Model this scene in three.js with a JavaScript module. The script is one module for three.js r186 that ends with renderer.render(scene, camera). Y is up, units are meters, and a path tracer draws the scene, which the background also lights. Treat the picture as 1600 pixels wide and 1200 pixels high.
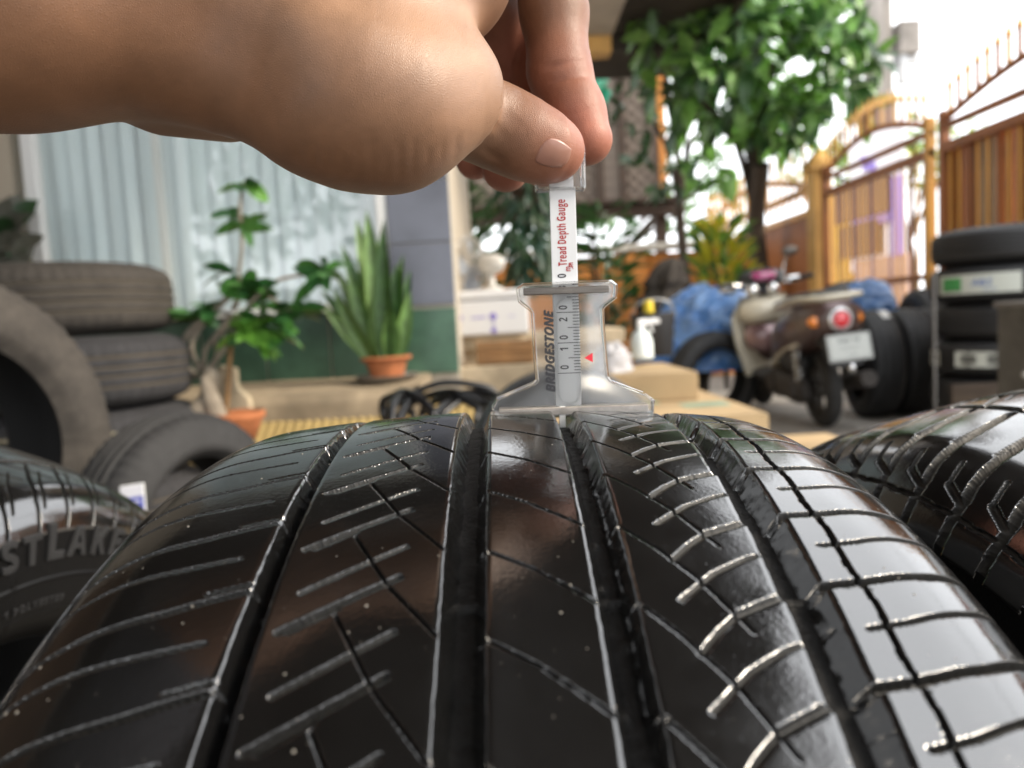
import * as THREE from 'three';
import { mergeGeometries, mergeVertices, toCreasedNormals } from 'three/addons/utils/BufferGeometryUtils.js';
import { RoundedBoxGeometry } from 'three/addons/geometries/RoundedBoxGeometry.js';
import { FontLoader } from 'three/addons/loaders/FontLoader.js';
import { TextGeometry } from 'three/addons/geometries/TextGeometry.js';

// ---------------------------------------------------------------- camera, sky, light, exposure
const scene = new THREE.Scene();
const camera = new THREE.PerspectiveCamera(53.13, 1024 / 768, 0.01, 400);
camera.position.set(0.0048, 0.5415, 0.2403);
camera.rotation.set(-0.084, -0.012, -0.055, 'YXZ');
camera.focus = 0.222;
camera.userData.fStop = 11.4;
camera.updateMatrixWorld(true);
const SKY = 1.0, EXPO = 3.4;
function hash(x, y, s) { let h = Math.imul(x | 0, 374761393) ^ Math.imul(y | 0, 668265263) ^ Math.imul(s | 0, 1274126177); h = Math.imul(h ^ (h >>> 13), 1274126177); return ((h ^ (h >>> 16)) >>> 0) / 4294967296; }
function vnoise(x, y, per, s) {
  const xi = Math.floor(x), yi = Math.floor(y), fx = x - xi, fy = y - yi, m = a => ((a % per) + per) % per;
  const u = fx * fx * (3 - 2 * fx), v = fy * fy * (3 - 2 * fy);
  const a = hash(m(xi), m(yi), s), b = hash(m(xi + 1), m(yi), s), c = hash(m(xi), m(yi + 1), s), d = hash(m(xi + 1), m(yi + 1), s);
  return a + (b - a) * u + (c - a) * v + (a - b - c + d) * u * v;
}
function fbm(x, y, per, oct, s) { let a = 0.5, t = 0, n = 0; for (let o = 0; o < oct; o++) { t += a * vnoise(x, y, per, s + o); n += a; x *= 2; y *= 2; per *= 2; a *= 0.55; } return t / n; }
{ // overcast sky: a bright even cloud sheet, a little brighter towards the zenith
  const w = 512, h = 256, d = new Float32Array(w * h * 4);
  for (let j = 0; j < h; j++) for (let i = 0; i < w; i++) {
    const el = (j + 0.5) / h * 2 - 1, k = (j * w + i) * 4;         // -1 nadir, 1 zenith
    const c = fbm(i / 64, j / 40, 8, 4, 5);
    const L = SKY * (0.86 + 0.2 * Math.max(el, 0) + 0.26 * (c - 0.5));
    d[k] = L * 0.98; d[k + 1] = L; d[k + 2] = L * 1.03; d[k + 3] = 1;
  }
  const t = new THREE.DataTexture(d, w, h, THREE.RGBAFormat, THREE.FloatType);
  t.mapping = THREE.EquirectangularReflectionMapping; t.magFilter = THREE.LinearFilter; t.needsUpdate = true;
  scene.background = t; scene.environment = t;
}
const sun = new THREE.DirectionalLight(0xfff1dc, 1.45);
sun.position.set(8, 6.4, 1.0); sun.target.position.set(0, 0.5, -1);
sun.castShadow = true; sun.shadow.radius = 30; sun.shadow.mapSize.set(2048, 2048);
Object.assign(sun.shadow.camera, { left: -10, right: 10, top: 10, bottom: -10, near: 0.5, far: 40 });
sun.name = 'sun'; scene.add(sun, sun.target);
const renderer = new THREE.WebGLRenderer({ antialias: true });
renderer.setSize(1024, 768);
renderer.toneMapping = THREE.LinearToneMapping;
renderer.toneMappingExposure = EXPO;
renderer.shadowMap.enabled = true;

// ---------------------------------------------------------------- helpers
function rng(seed) { let s = seed >>> 0; return () => { s = (s + 0x6D2B79F5) >>> 0; let t = Math.imul(s ^ (s >>> 15), 1 | s); t = (t + Math.imul(t ^ (t >>> 7), 61 | t)) ^ t; return ((t ^ (t >>> 14)) >>> 0) / 4294967296; }; }
const V = (x, y, z) => new THREE.Vector3(x, y, z);
const CAM = camera.matrixWorld.clone();
const at = (px, py, d) => V((px - 800) / 1200 * d, (600 - py) / 1200 * d, -d).applyMatrix4(CAM);   // a point of the place seen at a pixel of the photograph, d metres away
const groundY = z => (z < 0 ? 0.0235 * z : 0);
function onGround(px, d) { const p = at(px, 600, d); p.y = groundY(p.z); return p; }
const counts = {};
function numbered(n) { const k = counts[n] = (counts[n] ?? -1) + 1; return k ? `${n}_${String(k).padStart(3, '0')}` : n; }
function info(o, label, category, group, kind) { if (label) o.userData.label = label; if (category) o.userData.category = category; if (group) o.userData.group = group; if (kind) o.userData.kind = kind; return o; }
function thing(name, label, category, pos, group) { const g = new THREE.Group(); g.name = numbered(name); if (pos) g.position.copy(pos); scene.add(g); return info(g, label, category, group); }
function sh(m) { m.castShadow = true; m.receiveShadow = true; return m; }
function part(parent, name, geo, mat, label) { const m = sh(new THREE.Mesh(geo, mat)); m.name = numbered(name); parent.add(m); if (label) m.userData.label = label; return m; }
function single(name, geo, mat, label, category, group, kind) { const m = sh(new THREE.Mesh(geo, mat)); m.name = numbered(name); scene.add(m); return info(m, label, category, group, kind); }
function copyOf(src, label) { const c = src.clone(); c.name = numbered(src.userData.baseName || src.name.replace(/_\d{3}$/, '')); c.userData = { ...src.userData }; if (label) c.userData.label = label; scene.add(c); return c; }
function uvBox(g, k = 1) { // uv in metres over whichever plane each face lies nearest to
  g = g.index ? g.toNonIndexed() : g; g.computeVertexNormals === undefined; const p = g.attributes.position, n = g.attributes.normal, uv = new Float32Array(p.count * 2);
  for (let i = 0; i < p.count; i += 3) {
    let nx = 0, ny = 0, nz = 0; for (let j = 0; j < 3; j++) { nx += Math.abs(n.getX(i + j)); ny += Math.abs(n.getY(i + j)); nz += Math.abs(n.getZ(i + j)); }
    for (let j = 0; j < 3; j++) { const a = i + j, x = p.getX(a), y = p.getY(a), z = p.getZ(a); const q = nx > ny && nx > nz ? [z, y] : ny > nz ? [x, z] : [x, y]; uv[a * 2] = q[0] * k; uv[a * 2 + 1] = q[1] * k; }
  }
  g.setAttribute('uv', new THREE.BufferAttribute(uv, 2)); return g;
}
const T = (g, x = 0, y = 0, z = 0, rx = 0, ry = 0, rz = 0) => { const m = new THREE.Matrix4().compose(V(x, y, z), new THREE.Quaternion().setFromEuler(new THREE.Euler(rx, ry, rz)), V(1, 1, 1)); g.applyMatrix4(m); return g; };
function box(w, h, d, x = 0, y = 0, z = 0, r = 0.004) { const g = r > 0 ? new RoundedBoxGeometry(w, h, d, 2, Math.min(r, w / 2.01, h / 2.01, d / 2.01)) : new THREE.BoxGeometry(w, h, d); return uvBox(T(g, x, y, z)); }
function bar(a, b, r, seg = 8, r2 = r) { const d = b.clone().sub(a), g = new THREE.CylinderGeometry(r2, r, d.length(), seg, 1); g.applyQuaternion(new THREE.Quaternion().setFromUnitVectors(V(0, 1, 0), d.normalize())); const m = a.clone().add(b).multiplyScalar(0.5); g.translate(m.x, m.y, m.z); return uvBox(g); }
function tube(pts, r, seg = 40, rad = 8, closed = false) { return new THREE.TubeGeometry(new THREE.CatmullRomCurve3(pts, closed), seg, r, rad, closed); }
function lathe(pts, seg = 32) { return new THREE.LatheGeometry(pts.map(p => new THREE.Vector2(p[0], p[1])), seg); }
function merge(list) { const l = list.map(g => { g = g.index ? g.toNonIndexed() : g; for (const k of Object.keys(g.attributes)) if (!['position', 'normal', 'uv'].includes(k)) g.deleteAttribute(k); if (!g.attributes.uv) g = uvBox(g); return g; }); return mergeGeometries(l); }
function gridGeo(nu, nv, f, closedU = false) { // f(i, j) -> [x, y, z, u, v]
  const P = new Float32Array(nu * nv * 3), U = new Float32Array(nu * nv * 2), I = new Uint32Array((closedU ? nu : nu - 1) * (nv - 1) * 6);
  for (let i = 0, k = 0; i < nu; i++) for (let j = 0; j < nv; j++, k++) { const q = f(i, j); P[k * 3] = q[0]; P[k * 3 + 1] = q[1]; P[k * 3 + 2] = q[2]; U[k * 2] = q[3]; U[k * 2 + 1] = q[4]; }
  let n = 0; for (let i = 0; i < (closedU ? nu : nu - 1); i++) for (let j = 0; j < nv - 1; j++) { const a = i * nv + j, b = ((i + 1) % nu) * nv + j; I[n++] = a; I[n++] = b; I[n++] = a + 1; I[n++] = b; I[n++] = b + 1; I[n++] = a + 1; }
  const g = new THREE.BufferGeometry(); g.setAttribute('position', new THREE.BufferAttribute(P, 3)); g.setAttribute('uv', new THREE.BufferAttribute(U, 2)); g.setIndex(new THREE.BufferAttribute(I, 1)); g.computeVertexNormals(); return g;
}
function loft(secs, n = 28, cap = true) { // sections {x, y, z, w, h, e}: superellipses across x
  const sg = (v, e) => Math.sign(v) * Math.pow(Math.abs(v), e);
  const list = cap ? [{ ...secs[0], w: secs[0].w * 0.02, h: secs[0].h * 0.02 }, ...secs, { ...secs.at(-1), w: secs.at(-1).w * 0.02, h: secs.at(-1).h * 0.02 }] : secs;
  return gridGeo(list.length, n + 1, (i, j) => { const s = list[i], a = j / n * Math.PI * 2, e = s.e ?? 0.75; return [s.x, (s.y ?? 0) + s.h / 2 * sg(Math.sin(a), e), (s.z ?? 0) + s.w / 2 * sg(Math.cos(a), e), s.x * 3, j / n]; });
}
// textures
function dataTex(n, f, srgb = false) { const d = new Uint8Array(n * n * 4); for (let j = 0; j < n; j++) for (let i = 0; i < n; i++) { const c = f(i / n, j / n, i, j), k = (j * n + i) * 4, q = Array.isArray(c) ? c : [c, c, c]; for (let m = 0; m < 3; m++) d[k + m] = Math.max(0, Math.min(255, Math.round(q[m] * 255))); d[k + 3] = 255; } const t = new THREE.DataTexture(d, n, n); t.wrapS = t.wrapT = THREE.RepeatWrapping; t.magFilter = THREE.LinearFilter; t.needsUpdate = true; if (srgb) t.colorSpace = THREE.SRGBColorSpace; return t; }
const rep = (t, x, y = x) => { const c = t.clone(); c.repeat.set(x, y); c.needsUpdate = true; return c; };
const N_BLOTCH = dataTex(512, (u, v) => { const a = fbm(u * 4, v * 4, 4, 5, 11); return 0.55 + 0.55 * (a - 0.2); });            // soft wear, multiplies a colour
const N_DIRT = dataTex(512, (u, v) => { const a = fbm(u * 6, v * 6, 6, 6, 23), b = fbm(u * 24, v * 24, 24, 3, 31); return Math.min(1, 0.35 + 0.9 * a * (0.6 + 0.6 * b)); });
const N_GRAIN = dataTex(512, (u, v, i, j) => 0.55 * fbm(u * 64, v * 64, 64, 3, 41) + 0.45 * hash(i, j, 7));
const N_FIBRE = dataTex(512, (u, v) => fbm(u * 6, v * 90, 6, 4, 51) * 0.7 + 0.3 * fbm(u * 4, v * 16, 4, 3, 57));
function mat(c, o = {}) { const { bump, bumpScale, map, k, ...r } = o; const P = o.clearcoat !== undefined || o.transmission !== undefined || o.sheen !== undefined || o.ior !== undefined || o.specularIntensity !== undefined; const m = new (P ? THREE.MeshPhysicalMaterial : THREE.MeshStandardMaterial)({ roughness: 0.75, metalness: 0, ...r }); if (Array.isArray(c)) m.color.setRGB(...c); else m.color.set(c); if (map) m.map = k ? rep(map, k) : map; if (bump) { m.bumpMap = bump; m.bumpScale = bumpScale ?? 0.001; } return m; }
const fontB = await new FontLoader().loadAsync('fonts/droid/droid_sans_bold.typeface.json');
const fontR = await new FontLoader().loadAsync('fonts/droid/droid_sans_regular.typeface.json');
const EYE = camera.position;
function ray(px, py) { return at(px, py, 1).sub(EYE); }
const atZ = (px, py, z) => { const r = ray(px, py); return EYE.clone().addScaledVector(r, (z - EYE.z) / r.z); };
const atX = (px, py, x) => { const r = ray(px, py); return EYE.clone().addScaledVector(r, (x - EYE.x) / r.x); };
// ---------------------------------------------------------------- materials of the place
const M = {
  concrete: mat([0.36, 0.33, 0.29], { map: rep(N_DIRT, 0.9), roughness: 0.9, bump: rep(N_GRAIN, 3), bumpScale: 0.0015 }),
  concreteDark: mat([0.26, 0.24, 0.22], { map: rep(N_DIRT, 0.7), roughness: 0.9, bump: rep(N_GRAIN, 3), bumpScale: 0.0015 }),
  creamStep: mat([0.62, 0.5, 0.34], { map: rep(N_DIRT, 1.3), roughness: 0.85, bump: rep(N_GRAIN, 3), bumpScale: 0.001 }),
  plaster: mat([0.7, 0.66, 0.58], { map: rep(N_BLOTCH, 0.6), roughness: 0.9 }),
  orangeWall: mat([0.62, 0.24, 0.05], { map: rep(N_BLOTCH, 0.5), roughness: 0.85 }),
  blueTile: mat([0.2, 0.215, 0.27], { map: rep(N_BLOTCH, 1.1), roughness: 0.4 }),
  greenTile: mat([0.06, 0.13, 0.085], { map: rep(N_DIRT, 1.4), roughness: 0.35 }),
  grout: mat([0.42, 0.38, 0.31], { roughness: 0.95 }),
  whitePaint: mat([0.78, 0.78, 0.76], { roughness: 0.5 }),
  beigePaint: mat([0.42, 0.36, 0.28], { roughness: 0.7 }),
  blind: mat([0.8, 0.88, 0.91], { roughness: 0.85, side: THREE.DoubleSide }),
  glass: mat([0.94, 0.97, 0.96], { transmission: 1, thickness: 0, roughness: 0.02, ior: 1.9 }),
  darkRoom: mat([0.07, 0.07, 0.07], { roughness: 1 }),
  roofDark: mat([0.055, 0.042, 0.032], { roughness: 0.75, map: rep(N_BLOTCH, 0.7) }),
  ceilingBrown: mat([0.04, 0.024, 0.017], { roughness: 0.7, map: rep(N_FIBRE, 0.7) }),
  soffit: mat([0.6, 0.53, 0.45], { roughness: 0.9, map: rep(N_BLOTCH, 0.7) }),
  woodDark: mat([0.075, 0.042, 0.024], { roughness: 0.8, map: rep(N_FIBRE, 1) }),
  bamboo: mat([0.32, 0.25, 0.2], { roughness: 0.85, map: rep(N_FIBRE, 2) }),
  gold: mat([0.75, 0.36, 0.06], { roughness: 0.45, map: rep(N_BLOTCH, 1.4) }),
  rustBrown: mat([0.34, 0.115, 0.03], { roughness: 0.55, map: rep(N_BLOTCH, 1.4) }),
  postYellow: mat([0.74, 0.42, 0.12], { roughness: 0.6, map: rep(N_BLOTCH, 1) }),
  bark: mat([0.12, 0.085, 0.06], { roughness: 0.95, map: rep(N_FIBRE, 2), bump: rep(N_FIBRE, 2), bumpScale: 0.01 }),
  terracotta: mat([0.56, 0.19, 0.07], { roughness: 0.85, map: rep(N_BLOTCH, 3), bump: rep(N_GRAIN, 6), bumpScale: 0.0006 }),
  yellowPave: mat([0.52, 0.38, 0.15], { roughness: 0.8, map: rep(N_DIRT, 2) }),
  soil: mat([0.06, 0.045, 0.03], { roughness: 1 }),
  metalGrey: mat([0.45, 0.45, 0.45], { roughness: 0.5, metalness: 0.6 }),
  poleConcrete: mat([0.34, 0.31, 0.28], { roughness: 0.9, map: rep(N_DIRT, 0.8) }),
};
const leafMat = (c, o = {}) => mat(c, { transmission: 0.45, thickness: 0, roughness: 0.5, side: THREE.DoubleSide, map: rep(N_BLOTCH, 3), ...o });
const LEAF = { dark: leafMat([0.03, 0.095, 0.024]), mid: leafMat([0.06, 0.18, 0.035]), light: leafMat([0.22, 0.46, 0.08]), yellow: leafMat([0.75, 0.68, 0.04]), blue: leafMat([0.03, 0.1, 0.06]) };
// ---------------------------------------------------------------- ground
{
  const g = gridGeo(60, 60, (i, j) => { const x = -40 + 80 * i / 59, t = j / 59, z = 6 - 66 * t * t; return [x, groundY(z) + 0, z, x, z]; });
  single('ground', g, M.concrete, 'bare concrete yard sloping down to the gate', null, null, 'structure');
}
// ---------------------------------------------------------------- the house on the left: window, tiled plinth and pillar
const ZW = -3.05;
{
  const h = thing('house', 'house front with a large blind-covered window above a green tiled plinth', 'house', V(-1.4, 0, ZW));
  const O = h.position, L = (px, py, z = ZW) => atZ(px, py, z);
  const xP0 = L(614, 480).x, xP1 = L(713, 480).x, xW0 = L(62, 500).x, ySill = 0.617, yT0 = 0.33, ledgeY = 0.335;
  const rel = (g) => T(g, -O.x, -O.y, -O.z);
  // masonry: plinth behind the tiles, the wall left of the window, the lintel and the pillar core
  part(h, 'wall', rel(merge([
    box(xP0 - xW0 + 2.4, ySill - 0.02, 0.2, (xP0 + xW0 - 2.4) / 2, (ySill - 0.02) / 2, ZW - 0.1, 0), box(2.3, 3.4, 0.2, xW0 - 1.2, 1.7, ZW - 0.1, 0),
    box(xP0 - xW0 + 0.05, 0.7, 0.2, (xP0 + xW0) / 2, 3.05, ZW - 0.1, 0), box(0.03, 3.4, 3, xP1 - 0.02, 1.7, ZW - 1.56, 0)])), M.beigePaint);
  part(h, 'pillar', rel(box(xP1 - xP0, 3.4, 0.2, (xP0 + xP1) / 2, 1.7, ZW - 0.098, 0.003)), M.grout);
  const th = 0.2625, tw = (xP1 - xP0);
  for (let k = 0; k < 11; k++) part(h, 'wall_tile', rel(box(tw - 0.006, th - 0.005, 0.012, (xP0 + xP1) / 2, ySill + th / 2 + 0.003 + k * th, ZW + 0.008, 0.002)), M.blueTile);
  // green plinth tiles
  const xs = [-0.29, -0.27]; let x = xP1 - 0.0; const w = 0.272;
  const R = rng(4);
  while (x > xW0 - 1.6) { const m = M.greenTile.clone(); m.color.multiplyScalar(0.8 + 0.5 * R()); part(h, 'plinth_tile', rel(box(w - 0.008, ySill - yT0 - 0.012, 0.012, x - w / 2, (ySill + yT0) / 2 - 0.006, ZW + 0.008, 0.002)), m); x -= w; }
  part(h, 'sill', rel(box(xP0 - xW0 + 0.03, 0.034, 0.09, (xP0 + xW0) / 2, ySill + 0.014, ZW + 0.02, 0.004)), M.whitePaint);
  const win = part(h, 'window', rel(merge([box(0.042, 2.1, 0.06, xP0 - 0.022, ySill + 1.08, ZW - 0.02, 0.003), box(0.05, 2.1, 0.06, xW0 + 0.025, ySill + 1.08, ZW - 0.02, 0.003), box(xP0 - xW0 - 0.1, 0.05, 0.06, (xP0 + xW0) / 2, ySill + 2.1, ZW - 0.02, 0.003)])), M.whitePaint);
  win.name = 'window';
  part(win, 'pane', rel(new THREE.PlaneGeometry(xP0 - xW0 - 0.1, 2.06).translate((xP0 + xW0) / 2, ySill + 1.06, ZW - 0.03)), M.glass);
  part(win, 'mullion', rel(box(0.03, 2.06, 0.03, L(300, 400).x - 0.13, ySill + 1.06, ZW - 0.05, 0.003)), M.whitePaint);
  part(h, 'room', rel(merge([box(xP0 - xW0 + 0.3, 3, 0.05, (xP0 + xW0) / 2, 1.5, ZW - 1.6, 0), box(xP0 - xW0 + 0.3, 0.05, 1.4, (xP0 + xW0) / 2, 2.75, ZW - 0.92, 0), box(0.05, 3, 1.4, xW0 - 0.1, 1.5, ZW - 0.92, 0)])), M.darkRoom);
  // the blinds hang inside the window
  const b = thing('vertical_blind', 'pale vertical blinds behind the large window', 'blinds', V((xP0 + xW0) / 2, ySill, ZW - 0.16));
  part(b, 'headrail', box(xP0 - xW0 - 0.1, 0.04, 0.05, 0, 2.04, 0), M.whitePaint);
  const n = 19, sw = (xP0 - xW0 - 0.08) / n;
  for (let k = -2; k < n; k++) {
    const g = gridGeo(7, 2, (i, j) => { const u = i / 6 - 0.5; return [u * 0.094, j * 2.02, 0.011 * Math.cos(u * 3), u * 0.09, j * 2]; });
    const s = part(b, 'blind_slat', g, M.blind); s.position.set(-(xP0 - xW0) / 2 + 0.05 + sw * (k + 0.5), 0.01, 0); s.rotation.y = 0.3 + 0.3 * (R() - 0.5) + (k === 2 || k === 4 ? 0.45 : 0); s.rotation.z = 0.01 * (R() - 0.5);
  }
}
// ---------------------------------------------------------------- ledge before the house, and the yellow studded strip on its slope
{
  const x0 = -3.2, x1 = -0.3;
  const g = gridGeo(40, 9, (i, j) => { const x = x0 + (x1 - x0) * i / 39, prof = [[-3.05, 0.335], [-2.75, 0.325], [-2.55, 0.305], [-2.54, 0.27], [-2.53, 0.2], [-2.52, 0.12], [-2.51, 0.05], [-2.5, -0.05], [-2.5, -0.1]][j]; return [x, prof[1] + 0.01 * (fbm(x * 4 + 9, j, 64, 3, 3) - 0.5), prof[0] + 0.03 * (fbm(x * 5, j * 0.7, 64, 3, 8) - 0.5), x, prof[0] * 1.5 + prof[1]]; });
  single('ledge', merge([g, gridGeo(2, 2, (i, j) => [x1 + 0.001, -0.1 + 0.43 * i, -3.05 + 0.5 * j, i, j])]), M.creamStep.clone(), 'worn concrete ledge under the green tiles', null, null, 'structure').material.color.setRGB(0.42, 0.33, 0.22);
  const p = thing('studded_paving', 'yellow studded paving strip below the concrete ledge', 'paving', V(-0.85, 0.18, -2.46));
  p.userData.kind = 'structure'; delete p.userData.category;
  const slab = box(1.5, 0.05, 0.46, 0, -0.03, 0, 0.004); const studs = [];
  for (let i = 0; i < 46; i++) for (let j = 0; j < 13; j++) { const s = new THREE.SphereGeometry(0.0135, 8, 4, 0, 6.2832, 0, 1.5708); s.scale(1, 0.75, 1); studs.push(T(s, -0.735 + i * 0.0325, -0.006, -0.21 + j * 0.0345)); }
  part(p, 'slab', slab, M.yellowPave); info(part(p, 'studs', merge(studs), M.yellowPave), null, null, null, 'stuff');
  p.rotation.x = 0.5;
}
{
  const w = thing('added_side_wall', 'added brown wall out of view on the left, darkening the tyre reflections', 'wall', V(-3.3, 0, -0.6)), m = mat([0.14, 0.085, 0.05], { roughness: 0.85, map: rep(N_BLOTCH, 0.6) });  // added out of view to cut light from the left
  part(w, 'wall_panel', box(0.15, 2.7, 4.8, 0, 1.3, 0, 0.004), m); part(w, 'coping', box(0.22, 0.06, 4.9, 0, 2.68, 0, 0.006), M.concrete); for (const z of [-2.3, 0, 2.3]) part(w, 'pier', box(0.26, 2.65, 0.26, 0, 1.3, z, 0.006), m);
}
// ---------------------------------------------------------------- roof over the yard: brown boards, a pale concrete beam, dark corrugated sheets
{
  const yC = 2.78, near = 1.7, atY = (px, py, y) => { const r = ray(px, py); return EYE.clone().addScaledVector(r, (y - EYE.y) / r.y); }, cs = atY(952, 66, yC - 0.095), cr = atY(1112, 70, yC - 0.07), far = cr.z;
  const r = thing('roof', 'dark porch roof with corrugated sheets and a pale beam over the yard', 'roof', V(0, yC, 0));
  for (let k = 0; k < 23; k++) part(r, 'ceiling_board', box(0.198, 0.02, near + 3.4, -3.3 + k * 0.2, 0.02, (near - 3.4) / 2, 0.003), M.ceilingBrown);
  // right part: corrugated sheets seen from below
  const x0 = cs.x - 0.12, x1 = cr.x - 0.02;
  for (let s = 0; s < 5; s++) { if (-3.3 - s * 1.4 < far) break;
    const za = -3.3 - s * 1.4, zb = za - 1.41, y = -0.006 * (s % 2);
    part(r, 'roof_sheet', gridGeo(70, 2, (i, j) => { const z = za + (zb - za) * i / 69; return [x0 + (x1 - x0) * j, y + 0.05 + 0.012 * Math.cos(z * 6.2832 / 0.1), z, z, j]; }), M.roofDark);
  }
  part(r, 'fascia', merge([box(0.05, 0.14, -3.3 - far, x1 + 0.02, 0.02, (-3.3 + far) / 2, 0.004), box(0.05, 0.14, near + 3.4, 1.22, 0.02, (near - 3.4) / 2, 0.004), box(x1 - x0 + 0.1, 0.16, 0.05, (x0 + x1) / 2 + 0.02, 0.0, far - 0.02, 0.004)]), M.roofDark);
  for (let k = 0; k < 2; k++) part(r, 'purlin', box(x1 - x0, 0.07, 0.045, (x0 + x1) / 2, -0.005, -3.6 - k * 1.4, 0.004), M.roofDark);
  part(r, 'soffit', box(0.85, 0.12, -3.45 - cs.z, cs.x - 0.425, -0.035, (-3.45 + cs.z) / 2, 0.006), M.soffit);
  part(r, 'beam_end', box(0.32, 0.13, 0.16, cs.x - 0.17, -0.162, cs.z + 0.09, 0.006), M.postYellow);
}
// ---------------------------------------------------------------- back of the yard: orange wall, wooden house on posts
const ZB = -8.2;
{
  const w = thing('garden_wall', 'orange garden wall with a pale coping at the back of the yard', 'wall', V(0.9, groundY(ZB), ZB));
  part(w, 'wall_panel', box(5.4, 1.36, 0.14, -0.3, 0.68, 0, 0.004), M.orangeWall);
  for (const x of [-1.0, 0.62, 1.55, 2.3]) part(w, 'pier', box(0.2, 1.4, 0.2, x, 0.7, 0.02, 0.006), M.orangeWall);
  part(w, 'coping', box(5.5, 0.07, 0.26, -0.3, 1.43, 0, 0.008), M.plaster);
  const Z = -9.2, h = thing('wooden_house', 'raised wooden house with woven bamboo wall panels behind the orange wall', 'house', V(0.2, groundY(Z), Z));
  const X = px => atZ(px, 300, Z).x - 0.2, Y = py => atZ(960, py, Z).y - groundY(Z);
  const yb = Y(322), yt = Y(-60), x1 = X(1038), x0 = X(560);
  part(h, 'floor_beam', merge([box(x1 - x0 + 0.3, 0.14, 0.2, (x0 + x1) / 2, yb - 0.08, 0.06, 0.006), box(x1 - x0 + 0.2, 0.05, 0.3, (x0 + x1) / 2, yb + 0.025, 0.1, 0.006)]), M.woodDark);
  part(h, 'wall', box(x1 - x0, yt - yb, 0.05, (x0 + x1) / 2, (yt + yb) / 2, -0.06, 0), M.bamboo);
  for (const px of [700, 845, 938, 974, 1036]) part(h, 'post', box(0.085, yt - yb, 0.1, X(px), (yt + yb) / 2, 0.02, 0.006), px === 1036 ? M.orangeWall : M.woodDark);
  for (const px of [720, 880, 1030]) part(h, 'leg', box(0.13, yb, 0.13, X(px), yb / 2, 0, 0.006), M.woodDark);
  // woven panels: slats over and under
  const panel = (a, b, ya, yb2, s) => { const g = []; const nx = Math.round((b - a) / s), ny = Math.round((yb2 - ya) / s); for (let i = 0; i < nx; i++) for (let j = 0; j < ny; j++) { const o = (i + j) % 2; g.push(T(new THREE.BoxGeometry(o ? s * 1.1 : s * 0.8, o ? s * 0.8 : s * 1.1, 0.008), a + (i + 0.5) * s, ya + (j + 0.5) * s, o ? 0.012 : 0.003, o ? 0.0 : 0.25, o ? 0.25 : 0, 0)); } info(part(h, 'woven_panel', merge(g), M.bamboo), null, null, null, 'stuff'); };
  panel(X(977), X(1033), yb + 0.06, yt, 0.075); panel(X(705), X(842), yb + 0.06, yt, 0.085); panel(X(848), X(935), yb + 0.06, yt, 0.085);
  for (let k = 0; k < 3; k++) part(h, 'plank', box(X(970) - X(942), (yt - yb) / 3 - 0.02, 0.03, (X(970) + X(942)) / 2, yb + (k + 0.5) * (yt - yb) / 3, 0.0, 0.004), M.bamboo);
  single('green_net', gridGeo(12, 12, (i, j) => { const a = at(908 + 42 * i / 11, 112 + 52 * j / 11, 8.6); return [a.x + 0.02 * Math.sin(j), a.y - 0.05 * Math.sin(i / 11 * 3.14), a.z + 0.12 * Math.sin(i * 0.9 + j * 0.5), i / 6, j / 6]; }), mat([0.02, 0.3, 0.18], { transmission: 0.3, thickness: 0, roughness: 0.8, side: THREE.DoubleSide }), 'small green net hanging before the wooden house, beside the finger', 'net');
}
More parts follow.
